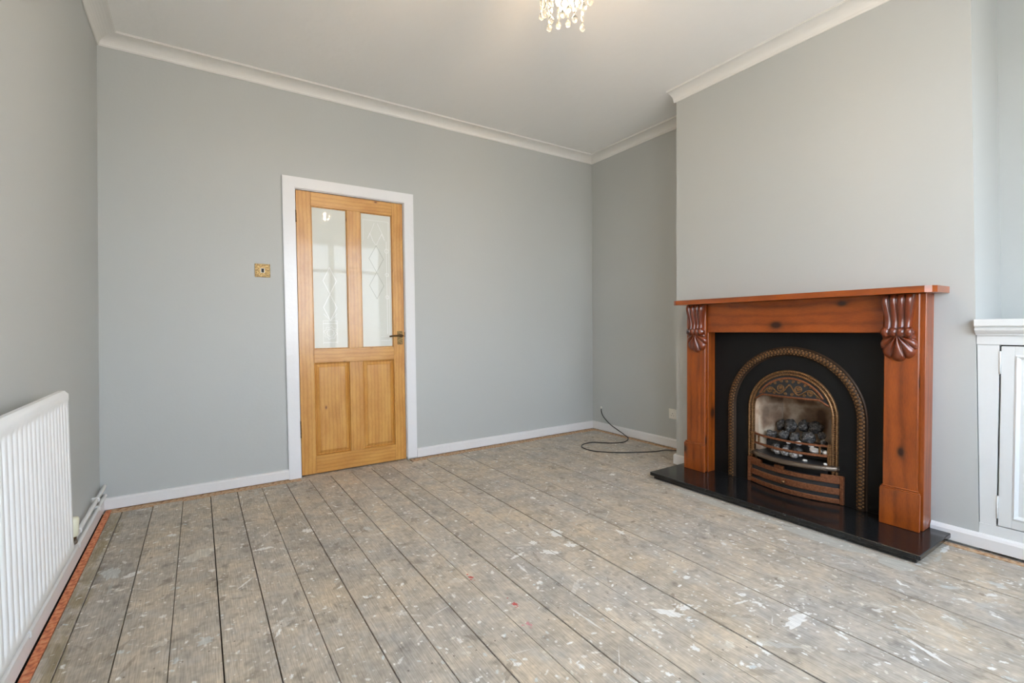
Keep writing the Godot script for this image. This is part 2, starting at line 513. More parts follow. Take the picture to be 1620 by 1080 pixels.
func make_materials() -> void:
	var orange_peel := noise_tex(3, 0.05, [Color.BLACK, Color.WHITE], [0.0, 1.0], 256, 3)
	var lumpy := noise_tex(4, 0.012, [Color.BLACK, Color.WHITE], [0.0, 1.0], 256, 4)
	M.wall = triplanar(bump(mat(rgb(189, 191, 188), 0.5), orange_peel, 0.02), Vector3(3, 3, 3))
	M.ceiling = triplanar(bump(mat(rgb(244, 243, 240), 0.85), lumpy, 0.15), Vector3(2, 2, 2))
	M.coving = triplanar(bump(mat(rgb(232, 230, 225), 0.6), lumpy, 0.06), Vector3(4, 4, 4))
	M.gloss = triplanar(bump(mat(rgb(236, 236, 237), 0.2), lumpy, 0.07), Vector3(4, 4, 4))
	M.skirting = triplanar(bump(mat(rgb(232, 231, 230), 0.35), lumpy, 0.1), Vector3(5, 5, 5))
	M.cupboard = triplanar(bump(mat(rgb(223, 224, 222), 0.42), lumpy, 0.08), Vector3(5, 5, 5))
	M.radiator = mat(rgb(236, 237, 236), 0.3)
	M.pipe = triplanar(bump(mat(rgb(228, 228, 226), 0.4), lumpy, 0.08), Vector3(9, 9, 9))
	M.cream_plastic = mat(rgb(232, 230, 205), 0.4)
	M.white_plastic = mat(rgb(238, 236, 228), 0.35)
	M.black_plastic = mat(rgb(20, 19, 19), 0.45)
	M.void = mat(rgb(24, 21, 19), 0.95)
	var strip := triplanar(mat(Color.WHITE, 0.9), Vector3(5, 5, 5))
	strip.albedo_texture = noise_tex(21, 0.03, [rgb(176, 100, 70), rgb(216, 132, 90), rgb(222, 158, 116)], [0.15, 0.5, 0.8], 256, 5)
	M.gripper = strip
	var pale_strip := triplanar(mat(Color.WHITE, 0.9), Vector3(5, 5, 5))
	pale_strip.albedo_texture = noise_tex(22, 0.03, [rgb(150, 118, 90), rgb(200, 158, 118), rgb(196, 176, 150)], [0.2, 0.5, 0.75], 256, 5)
	M.gripper_pale = pale_strip
	# floor boards
	var fl := triplanar(mat(Color.WHITE, 0.66), Vector3.ONE / FLOOR_M, Vector3(0.1, 0, 0.1) / FLOOR_M)
	fl.uv1_triplanar_sharpness = 12.0
	fl.albedo_texture = ImageTexture.create_from_image(floor_image())
	fl.metallic_specular = 0.4
	var gr := noise(31, 0.2, 3).get_seamless_image(512, 48)
	gr.resize(512, 512, Image.INTERPOLATE_CUBIC)
	gr.convert(Image.FORMAT_L8)
	var gb := gr.get_data()
	var go := PackedByteArray()
	go.resize(512 * 512 * 3)
	for i in 512 * 512:
		var v := int(clampf(236.0 + (gb[i] - 128) * 0.22, 190.0, 255.0))
		go[i * 3] = v
		go[i * 3 + 1] = v
		go[i * 3 + 2] = v
	fl.detail_enabled = true
	fl.detail_blend_mode = BaseMaterial3D.BLEND_MODE_MUL
	fl.detail_albedo = ImageTexture.create_from_image(Image.create_from_data(512, 512, false, Image.FORMAT_RGB8, go))
	fl.detail_uv_layer = BaseMaterial3D.DETAIL_UV_2
	fl.uv2_triplanar = true
	fl.uv2_world_triplanar = true
	fl.uv2_scale = Vector3(2, 2, 1)
	M.floor = fl
	# the door's honey pine
	var dp := pine(41, rgb(216, 162, 84), rgb(178, 114, 46), rgb(112, 62, 28), [[0.40, 0.13, 0.006], [0.30, 0.93, 0.005]], 78.0, 0.75, 0.010)
	M.door_v_im = ImageTexture.create_from_image(dp)
	M.door_h_im = turned(dp)
	var fp := pine(57, rgb(164, 80, 20), rgb(100, 41, 9), rgb(40, 16, 8), [[0.12, 0.18, 0.016], [0.31, 0.46, 0.02], [0.2, 0.8, 0.013], [0.42, 0.66, 0.011]], 34.0, 0.8, 0.024)
	M.red_v_im = ImageTexture.create_from_image(fp)
	M.red_h_im = turned(fp)
	M.carved = wood(M.red_v_im, false, Vector3(0.2, 0.35, 0.1), 0.32, 0.9)
	M.carved.albedo_color = rgb(188, 160, 145)
	# fireplace
	var iron := triplanar(bump(mat(rgb(44, 44, 45), 0.42), orange_peel, 0.04), Vector3(10, 10, 10))
	M.iron = iron
	M.panel = triplanar(bump(mat(rgb(22, 22, 22), 0.5), orange_peel, 0.02), Vector3(6, 6, 6))
	M.panel.metallic_specular = 0.32
	var br := triplanar(mat(Color.WHITE, 0.42, 0.75), Vector3(9, 9, 9))
	br.albedo_texture = noise_tex(61, 0.03, [rgb(108, 78, 50), rgb(136, 100, 66), rgb(164, 126, 86)], [0.25, 0.55, 0.85], 256, 4)
	M.bronze = br
	var br2 := triplanar(mat(Color.WHITE, 0.5, 0.6), Vector3(9, 9, 9))
	br2.albedo_texture = noise_tex(62, 0.03, [rgb(120, 72, 46), rgb(140, 88, 58), rgb(158, 106, 74)], [0.25, 0.55, 0.85], 256, 4)
	M.rust = br2
	M.patina = triplanar(mat(rgb(62, 46, 33), 0.45, 0.5), Vector3(9, 9, 9))
	M.pewter = triplanar(mat(rgb(126, 112, 98), 0.36, 0.8), Vector3(9, 9, 9))
	var fb := triplanar(mat(Color.WHITE, 0.95), Vector3(2.2, 2.2, 2.2), Vector3(0.1, 0.3, 0.55))
	fb.albedo_texture = noise_tex(63, 0.007, [rgb(112, 88, 70), rgb(158, 130, 106), rgb(204, 184, 160), rgb(212, 194, 170)], [0.12, 0.36, 0.62, 0.9], 256, 5)
	M.firebrick = fb
	var coal := triplanar(mat(Color.WHITE, 0.72), Vector3(7, 7, 7))
	coal.albedo_texture = noise_tex(64, 0.035, [rgb(30, 29, 29), rgb(62, 60, 60), rgb(142, 139, 136)], [0.2, 0.52, 0.84], 256, 4)
	M.coal = bump(coal, lumpy, 0.4)
	var ash := triplanar(mat(Color.WHITE, 0.85), Vector3(7, 7, 7))
	ash.albedo_texture = noise_tex(65, 0.03, [rgb(70, 66, 64), rgb(138, 132, 128), rgb(196, 192, 188)], [0.2, 0.5, 0.85], 256, 4)
	M.ash = bump(ash, lumpy, 0.3)
	M.white_ash = mat(rgb(226, 222, 216), 0.9)
	var gran := triplanar(mat(Color.WHITE, 0.15), Vector3(3, 3, 3))
	gran.albedo_texture = noise_tex(66, 0.05, [rgb(20, 21, 22), rgb(30, 31, 32), rgb(66, 68, 70)], [0.2, 0.7, 0.97], 256, 5)
	M.granite = gran
	var brass := triplanar(mat(rgb(215, 210, 205), 0.36, 0.6), Vector3(14, 14, 14))
	brass.albedo_texture = noise_tex(67, 0.04, [rgb(112, 88, 48), rgb(160, 130, 78), rgb(196, 170, 116)], [0.2, 0.5, 0.85], 128, 4)
	M.brass = brass
	M.dark_brass = mat(rgb(84, 62, 34), 0.4, 0.7)
	M.chrome = mat(rgb(225, 222, 218), 0.12, 1.0)
	var g := mat(Color(1.0, 0.985, 0.955, 0.03), 0.02)
	g.refraction_enabled = true
	g.refraction_scale = 0.05
	M.crystal = g
	var bulb := mat(rgb(255, 244, 222), 0.4)
	bulb.emission_enabled = true
	bulb.emission = rgb(255, 219, 174)
	bulb.emission_energy_multiplier = 3.0
	M.bulb = bulb
	var pane := mat(Color(0.97, 0.98, 0.98, 0.04), 0.02)
	pane.transparency = BaseMaterial3D.TRANSPARENCY_ALPHA
	M.window_pane = pane

# ------------------------------------------------------------------ the build
func _ready() -> void:
	rng.seed = 20240611
	# --- camera
	var cam := Camera3D.new()
	cam.name = "camera"
	cam.fov = 71.31
	cam.position = Vector3(0.4361, 1.0264, 3.555)
	cam.rotation = Vector3(-0.0294, -0.5826, -0.0105)
	cam.near = 0.05
	cam.current = true
	add_child(cam)
	# --- sky and exposure
	var env := Environment.new()
	env.background_mode = Environment.BG_SKY
	var sky := Sky.new()
	var sm := ProceduralSkyMaterial.new()
	sm.sky_top_color = rgb(196, 216, 240)
	sm.sky_horizon_color = rgb(232, 238, 244)
	sm.ground_horizon_color = rgb(205, 206, 204)
	sm.ground_bottom_color = rgb(190, 189, 186)
	sm.energy_multiplier = 8.0
	sky.sky_material = sm
	env.sky = sky
	env.tonemap_mode = Environment.TONE_MAPPER_LINEAR
	env.tonemap_exposure = 1.76
	env.sdfgi_enabled = true
	env.ssao_enabled = true
	env.ssil_enabled = true
	var we := WorldEnvironment.new()
	we.name = "world"
	we.environment = env
	add_child(we)
	make_materials()
	build_room()
	build_floor()
	build_window()
	build_door()
	build_fireplace()
	build_cupboard()
	build_radiator()
	build_small_things()
	build_chandelier()

func lx(y: float) -> float:
	return -0.06 + 0.0222 * y

func build_room() -> void:
	var st := S()
	# back wall with the doorway
	var d0 := 1.008
	var d1 := 1.782
	bx(st, Vector3(-0.30, -0.15, -0.12), Vector3(d0, H + 0.15, 0))
	bx(st, Vector3(d1, -0.15, -0.12), Vector3(XR + 0.15, H + 0.15, 0))
	bx(st, Vector3(d0, 1.995, -0.12), Vector3(d1, H + 0.15, 0))
	struct(put("wall_back", st, M.wall))
	st = S()
	prism(st, [Vector2(lx(-0.15), -0.15), Vector2(lx(2.85), 2.85), Vector2(-0.3, 2.85), Vector2(-0.3, -0.15)], Vector3(0, 0, 0), Vector3.RIGHT, Vector3.UP, Vector3(0, 0, ZF))
	struct(put("wall_left", st, M.wall))
	st = S()
	bx(st, Vector3(XR, -0.15, 0), Vector3(XR + 0.15, H + 0.15, 2.0))
	bx(st, Vector3(XR + 0.05, -0.15, 2.0), Vector3(XR + 0.2, H + 0.15, ZF))
	struct(put("wall_right", st, M.wall))
	# chimney breast with the hole of the fire
	st = S()
	var zr0 := 2.9385 + 0.0247 * 0.15
	var zr1 := 2.9385 - 0.0247 * 2.85
	var zm := 2.9385 - 0.0247 * 0.80
	var w := Vector3(XR + 0.05 - XC, 0, 0)
	var o := Vector3(XC, 0, 0)
	prism(st, [Vector2(ZB, -0.15), Vector2(1.86, -0.15), Vector2(1.86, 0.8), Vector2(ZB, 0.8)], o, Vector3.BACK, Vector3.UP, w)
	prism(st, [Vector2(2.40, -0.15), Vector2(zr0, -0.15), Vector2(zm, 0.8), Vector2(2.40, 0.8)], o, Vector3.BACK, Vector3.UP, w)
	prism(st, [Vector2(ZB, 0.8), Vector2(zm, 0.8), Vector2(zr1, 2.85), Vector2(ZB, 2.85)], o, Vector3.BACK, Vector3.UP, w)
	prism(st, [Vector2(1.86, -0.15), Vector2(2.40, -0.15), Vector2(2.40, 0.0), Vector2(1.86, 0.0)], o, Vector3.BACK, Vector3.UP, w)
	struct(put("wall_chimney_breast", st, M.wall))
	st = S()
	bx(st, Vector3(-0.3, H, -0.12), Vector3(XR + 0.2, H + 0.15, ZF + 0.2))
	struct(put("ceiling", st, M.ceiling))
	# coving: a hollow quarter, 0.1 by 0.06
	var a := 0.095
	var prof := [Vector2(0, 0), Vector2(0, -0.06), Vector2(0.006, -0.06), Vector2(0.008, -0.056)]
	for i in 9:
		var th := PI * 0.5 * i / 8.0
		prof.append(Vector2(0.010 + (a - 0.018) * (1.0 - cos(th)), -0.054 + 0.045 * sin(th)))
	prof.append_array([Vector2(a - 0.004, -0.009), Vector2(a - 0.004, -0.004), Vector2(a, -0.004), Vector2(a, 0)])
	st = S()
	prism(st, prof, Vector3(-0.1, H, 0), Vector3.BACK, Vector3.UP, Vector3(XR + 0.1, 0, 0))
	struct(put("trim_1", st, M.coving))
	st = S()
	prism(st, prof, Vector3(lx(H), H, 0), Vector3.RIGHT, Vector3.UP, Vector3(0, 0, ZF))
	struct(put("trim_2", st, M.coving))
	st = S()
	prism(st, prof, Vector3(XR, H, 0), Vector3.LEFT, Vector3.UP, Vector3(0, 0, ZB))
	struct(put("trim_3", st, M.coving))
	st = S()
	prism(st, prof, Vector3(XC, H, 1.288), Vector3.LEFT, Vector3.UP, Vector3(0, 0, zr1 - 1.288))
	struct(put("trim_4", st, M.coving))
	# skirting boards
	var sk := [Vector2(0, 0.006), Vector2(0.018, 0.006), Vector2(0.018, 0.060), Vector2(0.013, 0.068), Vector2(0, 0.070)]
	st = S()
	prism(st, sk, Vector3(-0.06, 0, 0), Vector3.BACK, Vector3.UP, Vector3(0.99, 0, 0))
	struct(put("baseboard_back", st, M.skirting))
	st = S()
	var sk2 := [Vector2(0, 0.008), Vector2(0.018, 0.008), Vector2(0.018, 0.068), Vector2(0.013, 0.076), Vector2(0, 0.078)]
	prism(st, sk2, Vector3(1.861, 0, 0), Vector3.BACK, Vector3.UP, Vector3(XR - 1.861, 0, 0))
	struct(put("baseboard_back", st, M.skirting))
	st = S()
	prism(st, [Vector2(0, 0.006), Vector2(0.023, 0.006), Vector2(0.023, 0.062), Vector2(0.016, 0.072), Vector2(0, 0.074)], Vector3(lx(0), 0, 0), Vector3.RIGHT, Vector3.UP, Vector3(0, 0, ZF))
	struct(put("baseboard_left", st, M.skirting))
	st = S()
	prism(st, sk2, Vector3(XR, 0, 0.0), Vector3.LEFT, Vector3.UP, Vector3(0, 0, ZB))
	struct(put("baseboard_right", st, M.skirting))
	st = S()
	prism(st, sk2, Vector3(XC, 0, 1.29), Vector3.LEFT, Vector3.UP, Vector3(0, 0, 0.15))
	prism(st, [Vector2(-0.35, 0), Vector2(0, 0), Vector2(0, 0.07), Vector2(-0.35, 0.07)], Vector3(XC, 0.008, ZB - 0.018), Vector3.LEFT, Vector3.UP, Vector3(0, 0, 0.018))
	struct(put("baseboard_breast", st, M.skirting))
	st = S()
	prism(st, [Vector2(-0.02, 0.014), Vector2(0.02, 0.014), Vector2(0.02, 0.062), Vector2(0.014, 0.072), Vector2(0.006, 0.078), Vector2(-0.02, 0.078)], Vector3(XC, 0, 2.77), Vector3.LEFT, Vector3.UP, Vector3(0, 0, ZF - 2.77))
	struct(put("baseboard_cupboard", st, M.skirting))

func build_floor() -> void:
	var fl := struct(part_group("floor", self))
	var st := S()
	bx(st, Vector3(-0.3, -0.15, -0.12), Vector3(XR + 0.2, -0.022, ZF + 0.2))
	put("subfloor", st, M.void, fl)
	for i in EDGES.size() - 1:
		st = S()
		var g0 := 0.0011 + 0.0009 * absf(sin(i * 7.3))
		var g1 := 0.0011 + 0.0009 * absf(sin((i + 1) * 7.3))
		var dy := 0.0012 * sin(i * 3.7)
		bx(st, Vector3(EDGES[i] + g0, -0.02, 0.078 + 0.008 * sin(i * 2.1)), Vector3(EDGES[i + 1] - g1, dy, ZF), 0.0010)
		put("plank", st, M.floor, fl)
	# rough strips left along the walls
	st = S()
	bx(st, Vector3(-0.0325, -0.02, 0.02), Vector3(-0.005, 0.0015, ZF), 0.001)
	put("edge_strip", st, M.gripper, fl)
	st = S()
	bx(st, Vector3(-0.03, -0.02, 0.0), Vector3(1.0, 0.0005, 0.086), 0.001)
	bx(st, Vector3(1.80, -0.02, 0.0), Vector3(XR - 0.02, 0.0005, 0.086), 0.001)
	put("edge_strip", st, M.gripper_pale, fl)
	st = S()
	bx(st, Vector3(XR - 0.055, -0.018, 0.02), Vector3(XR - 0.005, 0.0015, ZB), 0.001)
	put("edge_strip", st, M.gripper_pale, fl)
	st = S()
	bx(st, Vector3(3.305, -0.018, 2.83), Vector3(3.337, 0.004, ZF), 0.001)
	put("edge_strip", st, M.gripper_pale, fl)
	# the sill under the door
	st = S()
	bx(st, Vector3(1.0, -0.02, -0.12), Vector3(1.79, -0.001, 0.084), 0.001)
	put("threshold", st, M.floor, fl)

func build_window() -> void:
	var x0 := 0.6
	var x1 := 3.05
	var y0 := 0.65
	var y1 := 2.42
	var st := S()
	bx(st, Vector3(-0.3, -0.15, ZF), Vector3(x0, H + 0.15, ZF + 0.2))
	bx(st, Vector3(x1, -0.15, ZF), Vector3(XR + 0.2, H + 0.15, ZF + 0.2))
	bx(st, Vector3(x0, -0.15, ZF), Vector3(x1, y0, ZF + 0.2))
	bx(st, Vector3(x0, y1, ZF), Vector3(x1, H + 0.15, ZF + 0.2))
	struct(put("wall_front", st, M.wall))
	var wd := struct(part_group("window_1", self))
	st = S()
	var zf := ZF + 0.08
	for r in [[x0, y0, x1, y0 + 0.06], [x0, y1 - 0.06, x1, y1], [x0, y0, x0 + 0.06, y1], [x1 - 0.06, y0, x1, y1]]:
		bx(st, Vector3(r[0], r[1], zf), Vector3(r[2], r[3], zf + 0.06), 0.004)
	for k in [1, 2]:
		var x := lerpf(x0, x1, k / 3.0)
		bx(st, Vector3(x - 0.04, y0 + 0.06, zf), Vector3(x + 0.04, y1 - 0.06, zf + 0.06), 0.004)
	bx(st, Vector3(x0 + 0.06, 1.93, zf), Vector3(x1 - 0.06, 1.98, zf + 0.06), 0.004)
	put("window_frame", st, M.gloss, wd)
	st = S()
	bx(st, Vector3(x0 - 0.05, y0 - 0.03, ZF - 0.08), Vector3(x1 + 0.05, y0, zf), 0.006)
	put("window_sill", st, M.gloss, wd)
	for k in 3:
		for v in [[y0 + 0.06, 1.93], [1.98, y1 - 0.06]]:
			st = S()
			bx(st, Vector3(lerpf(x0, x1, k / 3.0) + 0.04, v[0], zf + 0.028), Vector3(lerpf(x0, x1, (k + 1) / 3.0) - 0.04, v[1], zf + 0.032))
			put("pane", st, M.window_pane, wd)

func build_door() -> void:
	var stile := wood(M.door_v_im, false, Vector3(0.1, 0.05, 0.0), 0.3, 0.35)
	var stile2 := wood(M.door_v_im, false, Vector3(0.43, 0.4, 0.0), 0.3, 0.35)
	var rail := wood(M.door_h_im, true, Vector3(0.3, 0.25, 0.0), 0.3, 0.35)
	var rail2 := wood(M.door_h_im, true, Vector3(0.55, 0.62, 0.0), 0.3, 0.35)
	var dr := struct(part_group("door_1", self))
	var z0 := -0.040
	var z1 := -0.002
	var xl := 1.016
	var xr := 1.775
	var yb := 0.008
	var yt := 1.986
	var a := [1.112, 1.355, 1.452, 1.690]
	var parts := [["stile", xl, yb, a[0], yt, stile], ["stile", a[3], yb, xr, yt, stile2], ["mullion", a[1], 0.888, a[2], 1.889, stile2], ["mullion", a[1], 0.132, a[2], 0.79, stile],
		["rail", a[0], 1.889, a[3], yt, rail], ["rail", a[0], 0.79, a[3], 0.888, rail2], ["rail", a[0], yb, a[3], 0.132, rail]]
	for p in parts:
		var st := S()
		bx(st, Vector3(p[1] + 0.0003, p[2] + 0.0003, z0), Vector3(p[3] - 0.0003, p[4] - 0.0003, z1), 0.0012)
		put(p[0], st, p[5], dr)
	# raised and fielded lower panels
	for k in 2:
		var x0: float = a[0] if k == 0 else a[2]
		var x1: float = a[1] if k == 0 else a[3]
		var y0 := 0.132
		var y1 := 0.79
		var st := S()
		var q := []
		for e in [[0.0, -0.014], [0.008, -0.010], [0.012, -0.017], [0.030, -0.008], [0.032, -0.0055]]:
			q.append([Vector3(x0 + e[0], y0 + e[0], e[1]), Vector3(x1 - e[0], y0 + e[0], e[1]), Vector3(x1 - e[0], y1 - e[0], e[1]), Vector3(x0 + e[0], y1 - e[0], e[1])])
		for i in q.size() - 1:
			for s in 4:
				quad(st, q[i][s], q[i][(s + 1) % 4], q[i + 1][(s + 1) % 4], q[i + 1][s], Vector3.BACK)
		quad(st, q[4][0], q[4][1], q[4][2], q[4][3], Vector3.BACK)
		bx(st, Vector3(x0, y0, -0.034), Vector3(x1, y1, -0.0205))
		put("panel", st, stile if k == 1 else stile2, dr)
	# etched panes behind small beads
	var L := []
	var v := 0.42
	for i in 2:
		L.append_array([[0.49, v, 0.30, v + 0.095, 1.7], [0.49, v, 0.68, v + 0.095, 1.7], [0.30, v + 0.095, 0.49, v + 0.19, 1.7], [0.68, v + 0.095, 0.49, v + 0.19, 1.7]])
		v += 0.19
	L.append_array([[0.28, 0.80, 0.68, 0.80, 1.5], [0.28, 0.82, 0.68, 0.82, 1.7], [0.28, 0.955, 0.68, 0.955, 1.6], [0.28, 0.80, 0.28, 0.965, 1.1], [0.68, 0.80, 0.68, 0.965, 1.1], [0.30, 0.75, 0.49, 0.80, 1.2], [0.68, 0.75, 0.49, 0.80, 1.2]])
	var R := [[0.45, 0.07, 0.28, 0.17, 1.5], [0.55, 0.07, 0.75, 0.17, 1.5], [0.24, 0.185, 0.31, 0.145, 1.8], [0.31, 0.145, 0.40, 0.20, 1.8], [0.60, 0.185, 0.69, 0.145, 1.8], [0.69, 0.145, 0.77, 0.19, 1.8], [0.40, 0.20, 0.5, 0.235, 1.3], [0.60, 0.185, 0.5, 0.235, 1.3]]
	v = 0.235
	for i in 2:
		for l in [[0.5, v, 0.27, v + 0.1], [0.5, v, 0.73, v + 0.1], [0.27, v + 0.1, 0.5, v + 0.2], [0.73, v + 0.1, 0.5, v + 0.2]]:
			R.append([l[0], l[1], l[2], l[3], 1.3, 1])
		v += 0.2
	R.append_array([[0.1, 0.05, 0.9, 0.05, 1.2], [0.1, 0.05, 0.1, 0.2, 1.2], [0.9, 0.05, 0.9, 0.95, 1.2], [0.83, 0.2, 0.83, 0.9, 1.6], [0.62, 0.92, 0.9, 0.92, 1.0], [0.62, 0.95, 0.9, 0.95, 1.0]])
	for k in 2:
		var x0: float = a[0] if k == 0 else a[2]
		var x1: float = a[1] if k == 0 else a[3]
		var y0 := 0.888
		var y1 := 1.889
		var m := mat(Color.WHITE, 0.85)
		m.albedo_texture = etched(L, [[0.48, 0.885, 0.17], [0.48, 0.885, 0.10]], 1) if k == 0 else etched(R, [[0.83, 0.27, 0.06], [0.83, 0.45, 0.05], [0.83, 0.62, 0.05]], 2)
		m.clearcoat_enabled = true
		m.clearcoat = 0.45
		m.clearcoat_roughness = 0.0
		var st := SurfaceTool.new()
		st.begin(Mesh.PRIMITIVE_TRIANGLES)
		st.set_smooth_group(-1)
		var zz := -0.016
		for c in [[x0, y1, 0, 0], [x1, y1, 1, 0], [x1, y0, 1, 1], [x0, y1, 0, 0], [x1, y0, 1, 1], [x0, y0, 0, 1]]:
			st.set_uv(Vector2(c[2], c[3]))
			st.add_vertex(Vector3(c[0], c[1], zz))
		for c in [[x0, y1, 0, 0], [x1, y0, 1, 1], [x1, y1, 1, 0], [x0, y1, 0, 0], [x0, y0, 0, 1], [x1, y0, 1, 1]]:
			st.set_uv(Vector2(c[2], c[3]))
			st.add_vertex(Vector3(c[0], c[1], zz - 0.005))
		var g := put("glass_pane", st, m, dr)
		g.set_meta("label", "etched glass pane with diamond lattice lines")
		st = S()
		for b in [[x0, y0, x1, y0 + 0.006], [x0, y1 - 0.006, x1, y1], [x0, y0, x0 + 0.006, y1], [x1 - 0.006, y0, x1, y1]]:
			bx(st, Vector3(b[0], b[1], zz - 0.012), Vector3(b[2], b[3], -0.006), 0.002)
		put("glazing_bead", st, stile, dr)
	# brass lever on its plate
	var hd := part_group("lever_handle", dr)
	var st := S()
	bx(st, Vector3(1.718, 0.904, z1), Vector3(1.762, 1.008, z1 + 0.004), 0.0015)
	bx(st, Vector3(1.724, 0.985, z1 + 0.003), Vector3(1.756, 1.003, z1 + 0.006), 0.001)
	bx(st, Vector3(1.724, 0.910, z1 + 0.003), Vector3(1.756, 0.955, z1 + 0.006), 0.001)
	put("back_plate", st, M.brass, hd)
	st = S(true)
	lathe(st, [Vector2(0, 0), Vector2(0.011, 0), Vector2(0.011, 0.012), Vector2(0.007, 0.02), Vector2(0.007, 0.044), Vector2(0, 0.046)], Vector3(1.745, 0.972, z1 + 0.003), Vector3.BACK, 14)
	sweep(st, smooth_path([Vector3(1.748, 0.972, 0.042), Vector3(1.72, 0.973, 0.044), Vector3(1.68, 0.972, 0.043), Vector3(1.645, 0.968, 0.04)], 5), circ(0.0065, 8))
	put("lever", st, M.dark_brass, hd)
	for y in [0.995, 0.916]:
		st = S()
		lathe(st, [Vector2(0.003, 0), Vector2(0.003, 0.001), Vector2(0, 0.002)], Vector3(1.74, y, z1 + 0.006), Vector3.BACK, 8)
		put("screw", st, M.dark_brass, hd)
	st = S()
	bx(st, Vector3(1.7755, 0.962, -0.03), Vector3(1.779, 1.0, 0.001))
	put("strike_plate", st, M.dark_brass, dr)
	for y in [[1.765, 1.848], [0.274, 0.393]]:
		var hg := part_group("hinge", dr)
		var n := 5
		for i in n:
			st = S(true)
			var ya := lerpf(y[0], y[1], float(i) / n)
			lathe(st, [Vector2(0, 0), Vector2(0.0055, 0.0005), Vector2(0.0055, (y[1] - y[0]) / n - 0.0015), Vector2(0, (y[1] - y[0]) / n - 0.001)], Vector3(1.0125, ya, 0.003), Vector3.UP, 10)
			put("knuckle", st, M.dark_brass, hg)
	# lining and architrave
	st = S()
	bx(st, Vector3(1.000, 0.0, -0.12), Vector3(1.0125, 1.998, 0.0))
	bx(st, Vector3(1.7785, 0.02, -0.12), Vector3(1.790, 1.998, 0.0))
	bx(st, Vector3(1.000, 1.990, -0.12), Vector3(1.790, 2.0, 0.0))
	bx(st, Vector3(1.0125, 0.0, -0.115), Vector3(1.03, 1.998, -0.045))
	bx(st, Vector3(1.76, 0.02, -0.115), Vector3(1.7785, 1.998, -0.045))
	put("door_lining", st, M.gloss, dr)
	st = S()
	for e in [[0.0, 0.016], [0.004, 0.019]]:
		prism(st, [Vector2(0.930 + e[0], 0.0), Vector2(0.930 + e[0], 2.069 - e[0]), Vector2(1.8595 - e[0], 2.069 - e[0]), Vector2(1.8595 - e[0], 0.014), Vector2(1.782 + e[0], 0.014), Vector2(1.782 + e[0], 1.994 + e[0]), Vector2(1.0085 - e[0], 1.994 + e[0]), Vector2(1.0085 - e[0], 0.0)], Vector3.ZERO, Vector3.RIGHT, Vector3.UP, Vector3(0, 0, e[1]))
	put("architrave", st, M.gloss, dr)
	# the dark of the hall behind
	st = S()
	bx(st, Vector3(0.98, -0.05, -0.20), Vector3(1.82, 2.06, -0.12))
	struct(put("wall_hall", st, M.wall))

# --- arches -------------------------------------------------------------
const AC := 2.127     # middle of the arch
const AY := 0.505     # its springing
const AX := 3.335     # face of the black panel

# [point(z, y), outward(z, y)] from the left foot over the top to the right foot
func arch(r: float, yb: float, n := 36, legs := 10) -> Array:
	var out := []
	for i in legs:
		out.append([Vector2(AC - r, lerpf(yb, AY, float(i) / legs)), Vector2(-1, 0)])
	for i in n + 1:
		var th := PI - PI * i / n
		out.append([Vector2(AC + r * cos(th), AY + r * sin(th)), Vector2(cos(th), sin(th))])
	for i in legs:
		out.append([Vector2(AC + r, lerpf(AY, yb, float(i + 1) / legs)), Vector2(1, 0)])
	return out

func arch_sweep(st: SurfaceTool, path: Array, prof: Array) -> void:
	var rows := []
	for p in path:
		var row := []
		for q in prof:
			var v: Vector2 = p[0] + p[1] * q.x
			row.append(Vector3(AX - q.y, v.y, v.x))
		rows.append(row)
	grid(st, rows, Vector3(-1, 0, 0) if (rows[0][1] - rows[0][0]).cross(rows[1][0] - rows[0][0]).x != 0.0 else Vector3(0, 0, -1))

func bow(z: float, hw: float, back: float, deep: float) -> float:
	var t := (z - AC) / hw
	return back - deep * (1.0 - t * t)

func bowed(y: float, hw: float, back: float, deep: float, n := 20, off := 0.0) -> Array:
	var a := []
	for i in n + 1:
		var z := lerpf(AC - hw, AC + hw, float(i) / n)
		a.append(Vector3(bow(z, hw, back, deep), y, z + off))
	return a

